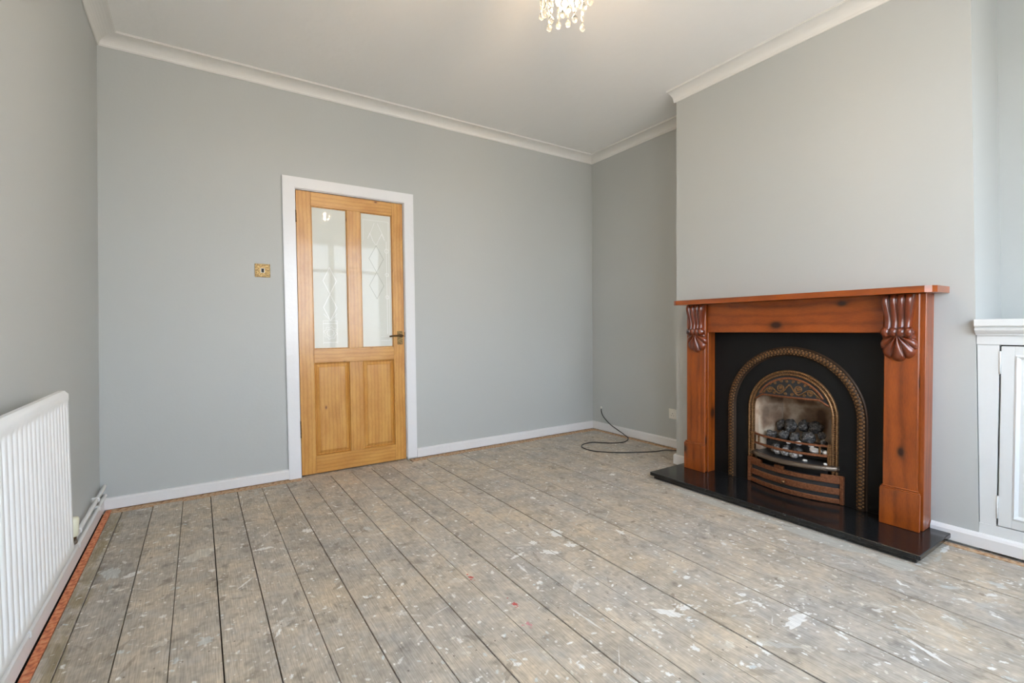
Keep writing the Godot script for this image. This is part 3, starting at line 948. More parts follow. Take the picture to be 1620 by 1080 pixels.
func build_fireplace() -> void:
	# ---- hearth
	var he := thing("hearth_slab", "polished black granite hearth slab on the floor under the fireplace", "hearth", Vector3(0, 0, 0))
	var st := S()
	bx(st, Vector3(2.955, 0.022, 1.405), Vector3(XC - 0.001, 0.045, 2.845), 0.003)
	put("top_slab", st, M.granite, he)
	st = S()
	bx(st, Vector3(2.972, 0.002, 1.425), Vector3(XC - 0.001, 0.022, 2.828), 0.002)
	put("lower_slab", st, M.granite, he)
	# ---- pine surround
	var su := thing("fireplace_surround", "reddish stained pine fireplace surround with carved scroll corbels", "mantelpiece")
	var dy := 0.0452
	var vmat := []
	for k in 6:
		vmat.append(wood(M.red_v_im, false, Vector3(0.37 * k, 0.23 * k + 0.1, 0.41 * k), 0.36, 0.3))
	var hm := wood(M.red_h_im, true, Vector3(0.0, 0.33, -0.62), 0.36, 0.3)
	var hm2 := wood(M.red_h_im, true, Vector3(0.0, 0.86, 0.2), 0.3, 0.6)
	for side in [-1, 1]:
		var inner: float = FC + side * 0.4855
		var outer: float = FC + side * 0.647
		var lo := minf(inner, outer)
		var hi := maxf(inner, outer)
		st = S()
		bx(st, Vector3(3.262, dy, lo), Vector3(XC - 0.0005, 1.166, hi), 0.002)
		put("leg_board", st, vmat[0 if side < 0 else 1], su)
		st = S()
		bx(st, Vector3(3.241, dy, lo + (0.010 if side < 0 else 0.006)), Vector3(3.262, 1.166, hi - (0.008 if side < 0 else 0.018)), 0.004)
		put("pilaster", st, vmat[2 if side < 0 else 3], su)
		# plinth block with its moulded cap
		st = S()
		bx(st, Vector3(3.228, dy, lo - 0.002), Vector3(3.241, 0.222, hi - 0.004), 0.002)
		bx(st, Vector3(3.231, 0.222, lo), Vector3(3.241, 0.2285, hi - 0.006), 0.002)
		bx(st, Vector3(3.2345, 0.2285, lo + 0.003), Vector3(3.241, 0.237, hi - 0.010), 0.003)
		put("plinth_block", st, vmat[4 if side < 0 else 5], su)
		build_corbel(su, FC + side * 0.552)
	st = S()
	bx(st, Vector3(3.256, 0.981, FC - 0.4855), Vector3(3.300, 1.166, FC + 0.4855), 0.002)
	put("frieze", st, hm, su)
	st = S()
	var f := 3.165
	var e0 := 1.416
	var e1 := 2.822
	var ch := 0.036
	var pl := [Vector2(XC - 0.0005, e0), Vector2(f + ch, e0), Vector2(f + 0.012, e0 + 0.012), Vector2(f, e0 + ch), Vector2(f, e1 - ch), Vector2(f + 0.012, e1 - 0.012), Vector2(f + ch, e1), Vector2(XC - 0.0005, e1)]
	prism(st, pl, Vector3(0, 1.166, 0), Vector3.RIGHT, Vector3.BACK, Vector3(0, 0.030, 0))
	put("mantel_shelf", st, hm2, su)
	build_insert()

func build_corbel(su: Node3D, zc: float) -> void:
	var cb := part_group("corbel", su)
	# reeded upper leaf
	var xb := 3.2412
	var st := S(true)
	var rows := []
	for j in 15:
		var t := j / 14.0
		var y := lerpf(1.163, 1.000, t)
		var hw := lerpf(0.063, 0.050, smoothstep(0.0, 0.9, t))
		var dep := 0.052 - 0.020 * smoothstep(0.1, 0.85, t) - 0.012 * pow(1.0 - minf(t * 5.0, 1.0), 2.0) + 0.006 * smoothstep(0.85, 1.0, t)
		var row := [Vector3(xb, y, zc - hw)]
		for i in 41:
			var s := i / 40.0
			var reed := absf(sin(s * PI * 4.0))
			row.append(Vector3(xb - dep * (0.70 + 0.30 * sqrt(reed)), y, zc - hw + 2.0 * hw * s))
		row.append(Vector3(xb, y, zc + hw))
		rows.append(row)
	grid(st, rows, Vector3(0, 0, -1))
	put("reeded_leaf", st, M.carved, cb)
	# beaded roll
	st = S(true)
	var prof := [Vector2(0, -0.066), Vector2(0.010, -0.066), Vector2(0.012, -0.064)]
	for i in 49:
		var s := i / 48.0
		prof.append(Vector2(0.017 + 0.010 * sqrt(absf(sin(s * PI * 4.0))), -0.060 + 0.120 * s))
	prof.append_array([Vector2(0.012, 0.064), Vector2(0.010, 0.066), Vector2(0, 0.066)])
	lathe(st, prof, Vector3(xb - 0.022, 0.985, zc), Vector3.BACK, 18)
	put("roll", st, M.carved, cb)
	# scallop shell
	st = S(true)
	rows = []
	var nl := 7
	for j in 13:
		var t := j / 12.0
		var row := []
		for i in 71:
			var s := i / 70.0
			var th := lerpf(-1.75, 1.75, s)
			var lobe := absf(sin(s * PI * nl))
			var rad := (0.043 + 0.083 * pow(cos(th * 0.5), 5.0)) * (0.92 + 0.10 * sqrt(lobe)) * t
			var hgt := 0.010 + 0.024 * sqrt(maxf(0.0, 1.0 - pow(t, 2.2)))
			if j == 12:
				hgt = 0.0
			var rib := (0.45 + 0.55 * sqrt(lobe)) if t > 0.15 else 1.0
			row.append(Vector3(xb - hgt * rib, 0.972 - rad * cos(th), zc + rad * sin(th)))
		rows.append(row)
	grid(st, rows, Vector3(-1, 0, 0))
	put("shell", st, M.carved, cb)

func build_insert() -> void:
	var ins := thing("fireplace_insert", "black cast iron fireplace insert with bronze horseshoe arch", "fireplace")
	# black slab with the arched hole
	var st := S()
	var hole := arch(0.236, 0.0455, 36, 6)
	var z0 := FC - 0.4850
	var z1 := FC + 0.4850
	var yt := 0.9805
	var ins_pts := []
	var out_pts := []
	for h in hole:
		var p: Vector2 = h[0]
		ins_pts.append(p)
		var q: Vector2
		if h[1].y < 0.001:
			q = Vector2(z0 if h[1].x < 0 else z1, p.y)
		else:
			var d: Vector2 = h[1]
			var kx := ((z1 if d.x > 0 else z0) - p.x) / d.x if absf(d.x) > 1e-4 else 1e9
			var ky := (yt - p.y) / d.y
			q = p + d * minf(kx, ky)
		out_pts.append(q)
	for i in hole.size() - 1:
		var a: Vector2 = ins_pts[i]
		var b: Vector2 = ins_pts[i + 1]
		var c: Vector2 = out_pts[i + 1]
		var d: Vector2 = out_pts[i]
		quad(st, Vector3(AX, a.y, a.x), Vector3(AX, b.y, b.x), Vector3(AX, c.y, c.x), Vector3(AX, d.y, d.x), Vector3.LEFT)
		var corner := Vector2(z0 if c.x < AC else z1, yt)
		if absf(c.y - d.y) > 1e-5 and absf(c.x - d.x) > 1e-5:
			tri(st, Vector3(AX, c.y, c.x), Vector3(AX, d.y, d.x), Vector3(AX, corner.y, corner.x), Vector3.LEFT)
		quad(st, Vector3(AX, a.y, a.x), Vector3(AX, b.y, b.x), Vector3(XC + 0.01, b.y, b.x), Vector3(XC + 0.01, a.y, a.x), Vector3(0, AY - a.y, AC - a.x))
	put("back_panel", st, M.panel, ins)
	# big horseshoe moulding
	st = S(true)
	var prof := [Vector2(0.052, 0.0), Vector2(0.051, 0.004), Vector2(0.046, 0.005), Vector2(0.044, 0.007)]
	for i in 11:
		var th := PI * i / 10.0
		prof.append(Vector2(0.024 + 0.020 * cos(th), 0.007 + 0.016 * sin(th)))
	prof.append_array([Vector2(0.003, 0.006), Vector2(0.0, 0.006), Vector2(-0.002, 0.0)])
	arch_sweep(st, arch(0.340, 0.0455, 48, 16), prof)
	put("arch_moulding", st, M.patina, ins)
	# its running relief
	st = S(true)
	var path := arch(0.364, 0.06, 58, 22)
	for i in path.size():
		var p: Vector2 = path[i][0]
		var n: Vector2 = path[i][1]
		var t := Vector2(-n.y, n.x)
		for k in [[0.0, 0.0105, 0.0085], [-0.0125, 0.0062, 0.0066], [0.0125, 0.0062, 0.0066]]:
			var c2: Vector2 = p + n * k[0] + t * (0.0 if k[0] == 0.0 else 0.0095)
			var c := Vector3(AX - 0.007 - sqrt(maxf(0.0, 0.016 * 0.016 * (1.0 - pow(k[0] / 0.020, 2.0)))), c2.y, c2.x)
			var ring := []
			for a in 6:
				var th := TAU * a / 6.0
				var v: Vector2 = n * cos(th) * k[1] + t * sin(th) * k[2]
				ring.append(c + Vector3(0.0015, v.y, v.x))
			for a in 6:
				tri(st, c + Vector3(-0.0035, 0, 0), ring[a], ring[(a + 1) % 6], Vector3.LEFT)
	var orn := put("arch_relief", st, M.bronze, ins)
	orn.set_meta("kind", "stuff")
	# beaded inner frame
	st = S(true)
	prof = [Vector2(0.032, 0.0), Vector2(0.030, 0.010), Vector2(0.026, 0.013), Vector2(0.021, 0.012), Vector2(0.019, 0.007), Vector2(0.010, 0.007), Vector2(0.009, 0.012), Vector2(0.004, 0.013), Vector2(0.0, 0.010), Vector2(0.0, -0.02)]
	arch_sweep(st, arch(0.222, 0.0455, 44, 12), prof)
	put("inner_frame", st, M.bronze, ins)
	st = S(true)
	path = arch(0.2365, 0.10, 76, 34)
	for e in path:
		var v: Vector2 = e[0]
		var c := Vector3(AX - 0.008, v.y, v.x)
		var n: Vector2 = e[1]
		var t := Vector2(-n.y, n.x)
		var b1 := n * 0.0042
		var b2 := t * 0.0028
		for s in [[1, 1], [1, -1], [-1, -1], [-1, 1]]:
			var s2: Array = {"1,1": [1, -1], "1,-1": [-1, -1], "-1,-1": [-1, 1], "-1,1": [1, 1]}["%d,%d" % [s[0], s[1]]]
			var q1: Vector2 = b1 * s[0] + b2 * s[1]
			var q2: Vector2 = b1 * s2[0] + b2 * s2[1]
			tri(st, c + Vector3(-0.004, 0, 0), c + Vector3(0.001, q1.y, q1.x), c + Vector3(0.001, q2.y, q2.x), Vector3.LEFT)
	orn = put("bead_row", st, M.patina, ins)
	orn.set_meta("kind", "stuff")
	# hood
	st = S(true)
	var rows := []
	for i in 33:
		var z := lerpf(AC - 0.215, AC + 0.215, i / 32.0)
		var yl := hood_low(z)
		var yh := AY + sqrt(maxf(0.0, 0.2225 * 0.2225 - (z - AC) * (z - AC)))
		var row := []
		for k in 9:
			var y := lerpf(yl, maxf(yh, yl), k / 8.0)
			row.append(Vector3(hood_x(z, y), y, z))
		rows.append(row)
	grid(st, rows, Vector3.LEFT)
	put("hood", st, M.iron, ins)
	st = S(true)
	var rim := []
	for i in 25:
		var z := lerpf(AC - 0.21, AC + 0.21, i / 24.0)
		var y := hood_low(z) + 0.004
		rim.append(Vector3(hood_x(z, y) - 0.002, y, z))
	sweep(st, rim, circ(0.006, 8))
	var arc := []
	for i in 25:
		var th := lerpf(2.62, 0.52, i / 24.0)
		arc.append(Vector3(hood_x(AC + 0.205 * cos(th), AY + 0.205 * sin(th)) - 0.002, AY + 0.205 * sin(th), AC + 0.205 * cos(th)))
	sweep(st, arc, circ(0.007, 8), Vector3.LEFT)
	put("hood_rim", st, M.rust, ins)
	st = S(true)
	for s in [-1.0, 1.0]:
		for c in [[0.05, 0.650, 0.018], [0.115, 0.635, 0.014]]:
			var cz: float = AC + s * c[0]
			var ring := []
			for i in 14:
				var th := TAU * i / 14.0
				var z: float = cz + c[2] * cos(th)
				var y: float = c[1] + c[2] * sin(th)
				ring.append(Vector3(hood_x(z, y) - 0.002, y, z))
			sweep(st, ring, circ(0.0038, 6), Vector3.LEFT, true)
			var cen := Vector3(hood_x(cz, c[1]), c[1], cz)
			for p in 5:
				var th := TAU * p / 5.0
				var q: Vector3 = cen + Vector3(0, sin(th), cos(th)) * c[2] * 0.45
				tri_dome(st, q, c[2] * 0.33)
			tri_dome(st, cen + Vector3(-0.002, 0, 0), c[2] * 0.3)
		var wave := []
		for i in 19:
			var t := i / 18.0
			var z: float = AC + s * lerpf(0.0, 0.165, t)
			var y := 0.650 + 0.026 * cos(t * TAU * 1.35 + 0.4) * (1.0 - 0.45 * t) - 0.028 * t
			wave.append(Vector3(hood_x(z, y) - 0.002, y, z))
		sweep(st, wave, circ(0.0045, 6), Vector3.LEFT)
		for c in [[0.050, 0.690, 0.009], [0.115, 0.668, 0.007], [0.018, 0.690, 0.008], [0.085, 0.675, 0.008], [0.018, 0.618, 0.009], [0.085, 0.618, 0.008], [0.15, 0.617, 0.006], [0.14, 0.655, 0.005]]:
			var sp := []
			for i in 13:
				var th: float = 0.6 * i
				var r: float = c[2] * (1.0 - i / 16.0)
				var z: float = AC + s * (c[0] + r * cos(th))
				var y: float = c[1] + r * sin(th)
				sp.append(Vector3(hood_x(z, y) - 0.002, y, z))
			sweep(st, sp, circ(0.0032, 5), Vector3.LEFT)
	put("hood_scrollwork", st, M.bronze, ins)
	# firebox
	st = S()
	bx(st, Vector3(3.56, 0.16, 1.93), Vector3(3.60, 0.80, 2.32))
	put("fire_back", st, M.firebrick, ins)
	for s in [-1.0, 1.0]:
		st = S()
		prism(st, [Vector2(3.347, AC + s * 0.229), Vector2(3.362, AC + s * 0.205), Vector2(3.56, AC + s * 0.155), Vector2(3.56, AC + s * 0.23), Vector2(3.37, AC + s * 0.262)], Vector3(0, 0.16, 0), Vector3.RIGHT, Vector3.BACK, Vector3(0, 0.62, 0))
		put("fire_cheek", st, M.firebrick, ins)
	st = S()
	bx(st, Vector3(3.37, 0.76, 1.88), Vector3(3.60, 0.80, 2.38))
	put("flue_plate", st, M.iron, ins)
	st = S()
	bx(st, Vector3(3.34, 0.050, 1.925), Vector3(3.558, 0.245, 2.33), 0.002)
	bx(st, Vector3(3.41, 0.245, 1.945), Vector3(3.556, 0.31, 2.31), 0.002)
	put("burner_tray", st, M.iron, ins)
	# bowed bars
	for b in [[0.352, 0.013, 0.011], [0.297, 0.013, 0.013]]:
		st = S()
		sweep(st, bowed(b[0], 0.222, 3.332, 0.065), rect(b[1], b[2], 0.002))
		put("grate_bar", st, M.rust, ins)
	for s in [-1.0, 1.0]:
		st = S()
		bx(st, Vector3(3.312, 0.238, AC + s * 0.216 - 0.0095), Vector3(3.336, 0.362, AC + s * 0.216 + 0.0095), 0.002)
		put("grate_post", st, M.bronze, ins)
	for t in [-0.172, 0.172]:
		st = S()
		var z: float = AC + t
		bx(st, Vector3(bow(z, 0.222, 3.332, 0.065) - 0.004, 0.297, z - 0.005), Vector3(bow(z, 0.222, 3.332, 0.065) + 0.004, 0.352, z + 0.005), 0.001)
		put("grate_spacer", st, M.bronze, ins)
	# ledge with ornate front
	st = S()
	var shelf := []
	for p in bowed(0, 0.243, 3.335, 0.088, 20, 0.014):
		shelf.append(Vector2(p.x, p.z))
	shelf.append(Vector2(3.345, AC + 0.257))
	shelf.append(Vector2(3.345, AC - 0.229))
	prism(st, shelf, Vector3(0, 0.237, 0), Vector3.RIGHT, Vector3.BACK, Vector3(0, 0.012, 0))
	put("grate_ledge", st, M.iron, ins)
	st = S(true)
	sweep(st, bowed(0.236, 0.245, 3.331, 0.094, 28, 0.014), [Vector2(-0.006, -0.014), Vector2(0.006, -0.014), Vector2(0.010, -0.006), Vector2(0.009, 0.006), Vector2(0.002, 0.013), Vector2(-0.006, 0.013)])
	put("ledge_edge", st, M.pewter, ins)
	st = S(true)
	for i in 44:
		var z := lerpf(AC - 0.180, AC + 0.208, i / 43.0)
		var x := bow(z - 0.014, 0.245, 3.331, 0.094) - 0.010
		for k in [-1.0, 1.0]:
			var sp := []
			for j in 9:
				var th := 0.75 * j
				var r := 0.0055 * (1.0 - j / 12.0)
				sp.append(Vector3(x + 0.001 + 0.0002 * j, 0.236 + k * 0.005 + r * sin(th) * k, z + r * cos(th)))
			sweep(st, sp, circ(0.0015, 5), Vector3.LEFT)
	orn = put("ledge_relief", st, M.pewter, ins)
	orn.set_meta("kind", "stuff")
	# ash pan cover
	var ap := part_group("ash_pan_cover", ins)
	st = S()
	sweep(st, bowed(0.115, 0.258, 3.334, 0.058, 20, 0.018), rect(0.008, 0.137, 0.001))
	put("cover_plate", st, M.iron, ap)
	for b in [[0.061, 0.026], [0.114, 0.036], [0.169, 0.026]]:
		st = S()
		sweep(st, bowed(b[0], 0.264, 3.333, 0.066, 20, 0.018), rect(0.013, b[1], 0.003))
		put("cover_band", st, M.rust, ap)
	for s in [-1.0, 1.0]:
		st = S()
		bx(st, Vector3(3.316, 0.047, AC + 0.018 + s * 0.259 - 0.009), Vector3(3.336, 0.2, AC + 0.018 + s * 0.259 + 0.009), 0.002)
		var tab := []
		for i in 6:
			var z: float = AC + s * lerpf(0.165, 0.260, i / 5.0)
			tab.append(Vector3(bow(z, 0.264, 3.333, 0.066), 0.190, z + 0.018))
		sweep(st, tab, rect(0.012, 0.024, 0.002))
		put("cover_end", st, M.rust, ap)
	st = S()
	var lip := []
	for i in 6:
		var z := lerpf(AC - 0.075, AC - 0.02, i / 5.0)
		lip.append(Vector3(bow(z, 0.264, 3.333, 0.066), 0.19, z + 0.018))
	sweep(st, lip, rect(0.012, 0.022, 0.002))
	put("cover_tab", st, M.rust, ap)
	st = S(true)
	lathe(st, [Vector2(0.004, 0), Vector2(0.0045, 0.008), Vector2(0.010, 0.012), Vector2(0.0115, 0.017), Vector2(0.008, 0.023), Vector2(0, 0.025)], Vector3(3.262, 0.115, AC + 0.005), Vector3.LEFT, 14)
	put("knob", st, M.bronze, ap)
	# coals
	var heap := "coals heaped in the grate"
	var big := [[3.488, 0.394, 2.002, 0.031, 0.034], [3.455, 0.405, 2.068, 0.033, 0.043], [3.470, 0.414, 2.138, 0.027, 0.036], [3.462, 0.418, 2.208, 0.037, 0.034],
		[3.400, 0.342, 1.986, 0.033, 0.028], [3.395, 0.352, 2.059, 0.030, 0.030], [3.390, 0.353, 2.125, 0.027, 0.029], [3.395, 0.365, 2.201, 0.035, 0.033], [3.410, 0.386, 2.263, 0.021, 0.019], [3.400, 0.345, 2.278, 0.020, 0.018],
		[3.372, 0.282, 2.085, 0.026, 0.022], [3.372, 0.282, 2.150, 0.028, 0.022], [3.372, 0.280, 2.025, 0.024, 0.020]]
	var names := ["leftmost black coal along the top of the heap in the grate", "tall black coal second from left along the top of the heap", "black coal second from right along the top of the heap", "rightmost black coal along the top of the heap in the grate",
		"leftmost black coal in the heap's lower row", "black coal second from left in the heap's lower row", "middle black coal in the heap's lower row with pale patch", "broad black coal right of the middle in the lower row", "small black coal high at the right end of the lower row", "smallest black coal at the lower right of the heap"]
	for i in big.size():
		var b: Array = big[i]
		st = S(true)
		blob(st, Vector3(b[3] * 0.95, b[4], b[3]), 0.34, 100 + i, 18, 12, 1.1)
		var o := put("coal_lump", st, M.coal, self, Vector3(b[0], b[1], b[2]))
		o.rotation = Vector3(rng.randf_range(-0.4, 0.4), rng.randf() * TAU * 0.0, rng.randf_range(-0.4, 0.4))
		tag(o, names[i] if i < names.size() else ["dark coal low behind the bars, left of the middle", "dark coal low behind the bars at the middle", "dark coal low behind the bars at far left"][i - names.size()], "coal", heap)
	var grey := [[3.286, 0.282, 2.053, 0.012, 0.012], [3.286, 0.281, 2.080, 0.022, 0.022], [3.282, 0.285, 2.123, 0.026, 0.024], [3.284, 0.280, 2.172, 0.026, 0.021], [3.284, 0.284, 2.206, 0.013, 0.012]]
	for i in grey.size():
		var b: Array = grey[i]
		st = S(true)
		blob(st, Vector3(b[3] * 0.8, b[4], b[3]), 0.2, 200 + i, 14, 10, 1.2)
		var o := put("pebble_coal", st, M.ash, self, Vector3(b[0], b[1], b[2]))
		tag(o, ["smallest ash grey pebble coal at the left of the lower bar's row", "ash grey pebble coal beside the smallest one on the lower bar", "largest round ash grey pebble coal on the lower grate bar", "oval ash grey pebble coal right of the largest pebble", "small ash grey pebble coal at the right end of the pebble row"][i], "coal", "pebble coals on the lower bar")
	var whites := [[3.355, 0.327, 2.107, 0.016, 0.010], [3.350, 0.333, 2.167, 0.020, 0.013], [3.350, 0.330, 2.236, 0.015, 0.009], [3.335, 0.312, 2.264, 0.036, 0.014], [3.33, 0.312, 2.318, 0.016, 0.013], [3.30, 0.253, 2.224, 0.013, 0.007], [3.30, 0.255, 2.330, 0.010, 0.007]]
	for i in whites.size():
		var b: Array = whites[i]
		st = S(true)
		blob(st, Vector3(b[3] * 0.7, b[4], b[3]), 0.25, 300 + i, 12, 8, 1.2)
		var o := put("ash_chip", st, M.white_ash, self, Vector3(b[0], b[1], b[2]))
		tag(o, ["white ash chip just above the top grate bar, leftmost of three", "largest white ash chip peeking over the top grate bar", "white ash chip above the top bar, rightmost of three", "long pale ash block between the two grate bars", "short pale ash block at the right end between the bars", "small white ash crumb on the ledge under the lower bar", "small white ash crumb at the right end of the ledge"][i], "ash chip", "white ash chips among the coals")

func tri_dome(st: SurfaceTool, c: Vector3, r: float) -> void:
	for a in 8:
		var t0 := TAU * a / 8.0
		var t1 := TAU * (a + 1) / 8.0
		tri(st, c + Vector3(-0.004, 0, 0), c + Vector3(0.001, sin(t0) * r, cos(t0) * r), c + Vector3(0.001, sin(t1) * r, cos(t1) * r), Vector3.LEFT)

func hood_low(z: float) -> float:
	var t := absf(z - AC) / 0.215
	return 0.597 - 0.032 * smoothstep(0.72, 1.0, t)

func hood_x(z: float, y: float) -> float:
	var t := (z - AC) / 0.222
	var up := clampf((y - 0.595) / 0.13, 0.0, 1.0)
	return AX + 0.003 - 0.028 * maxf(0.0, 1.0 - t * t) * (1.0 - up * 0.85)

func build_cupboard() -> void:
	var cp := thing("alcove_cupboard", "white painted built-in cupboard in the alcove right of the fireplace", "cupboard")
	var zl := 2.940
	var x := XC + 0.004
	var st := S()
	prism(st, [Vector2(2.938, 0.12), Vector2(2.990, 0.12), Vector2(2.990, 0.927), Vector2(2.919, 0.927)], Vector3(x, 0, 0), Vector3.BACK, Vector3.UP, Vector3(0.03, 0, 0))
	put("frame_stile", st, M.cupboard, cp)
	for z in [[3.55, 3.62], [4.18, ZF - 0.001]]:
		st = S()
		bx(st, Vector3(x, 0.12, z[0]), Vector3(x + 0.03, 0.927, z[1]), 0.001)
		put("frame_stile", st, M.cupboard, cp)
	st = S()
	bx(st, Vector3(x - 0.002, 0.074, zl - 0.004), Vector3(x + 0.03, 0.124, ZF - 0.001), 0.001)
	put("bottom_rail", st, M.cupboard, cp)
	st = S()
	bx(st, Vector3(x - 0.003, 0.928, 2.917), Vector3(x + 0.03, 0.975, ZF - 0.001), 0.001)
	put("frieze_rail", st, M.cupboard, cp)
	st = S()
	var pr := [Vector2(0, 0.970), Vector2(0.008, 0.970), Vector2(0.010, 0.976), Vector2(0.020, 0.983), Vector2(0.028, 0.992), Vector2(0.030, 1.001), Vector2(0.024, 1.006), Vector2(0.024, 1.009), Vector2(0, 1.009)]
	prism(st, pr, Vector3(x - 0.003, 0, 2.915), Vector3.LEFT, Vector3.UP, Vector3(0, 0, ZF - 2.916))
	put("shelf_moulding", st, M.cupboard, cp)
	st = S()
	bx(st, Vector3(x - 0.040, 1.009, 2.912), Vector3(XR + 0.049, 1.041, ZF - 0.001), 0.003)
	put("shelf_top", st, M.cupboard, cp)
	for k in 2:
		var a: float = [2.996, 3.624][k]
		var b: float = [3.546, 4.176][k]
		var dr := part_group("door", cp)
		st = S()
		bx(st, Vector3(x + 0.001, 0.128, a), Vector3(x + 0.024, 0.922, a + 0.042), 0.0015)
		bx(st, Vector3(x + 0.001, 0.128, b - 0.042), Vector3(x + 0.024, 0.922, b), 0.0015)
		bx(st, Vector3(x + 0.001, 0.128, a + 0.042), Vector3(x + 0.024, 0.166, b - 0.042), 0.0015)
		bx(st, Vector3(x + 0.001, 0.882, a + 0.042), Vector3(x + 0.024, 0.922, b - 0.042), 0.0015)
		put("door_frame", st, M.cupboard, dr)
		st = S()
		var q := []
		for e in [[0.042, 0.001], [0.049, -0.002], [0.056, 0.006], [0.060, 0.012]]:
			q.append([Vector3(x + e[1], 0.124 + e[0], a + e[0]), Vector3(x + e[1], 0.124 + e[0], b - e[0]), Vector3(x + e[1], 0.926 - e[0], b - e[0]), Vector3(x + e[1], 0.926 - e[0], a + e[0])])
		for i in 3:
			for s in 4:
				quad(st, q[i][s], q[i][(s + 1) % 4], q[i + 1][(s + 1) % 4], q[i + 1][s], Vector3.LEFT)
		put("panel_moulding", st, M.cupboard, dr)
		st = S()
		bx(st, Vector3(x + 0.012, 0.18, a + 0.055), Vector3(x + 0.020, 0.87, b - 0.055))
		put("door_panel", st, M.cupboard, dr)
	for y in [[0.80, 0.90], [0.16, 0.26]]:
		st = S(true)
		sweep(st, [Vector3(x, y[0], 2.993), Vector3(x, y[1], 2.993)], circ(0.0035, 8), Vector3.RIGHT)
		put("hinge", st, M.cupboard, cp)
	st = S()
	bx(st, Vector3(x + 0.05, 0.08, 2.96), Vector3(x + 0.06, 1.0, ZF - 0.01))
	put("inside_back", st, M.void, cp)

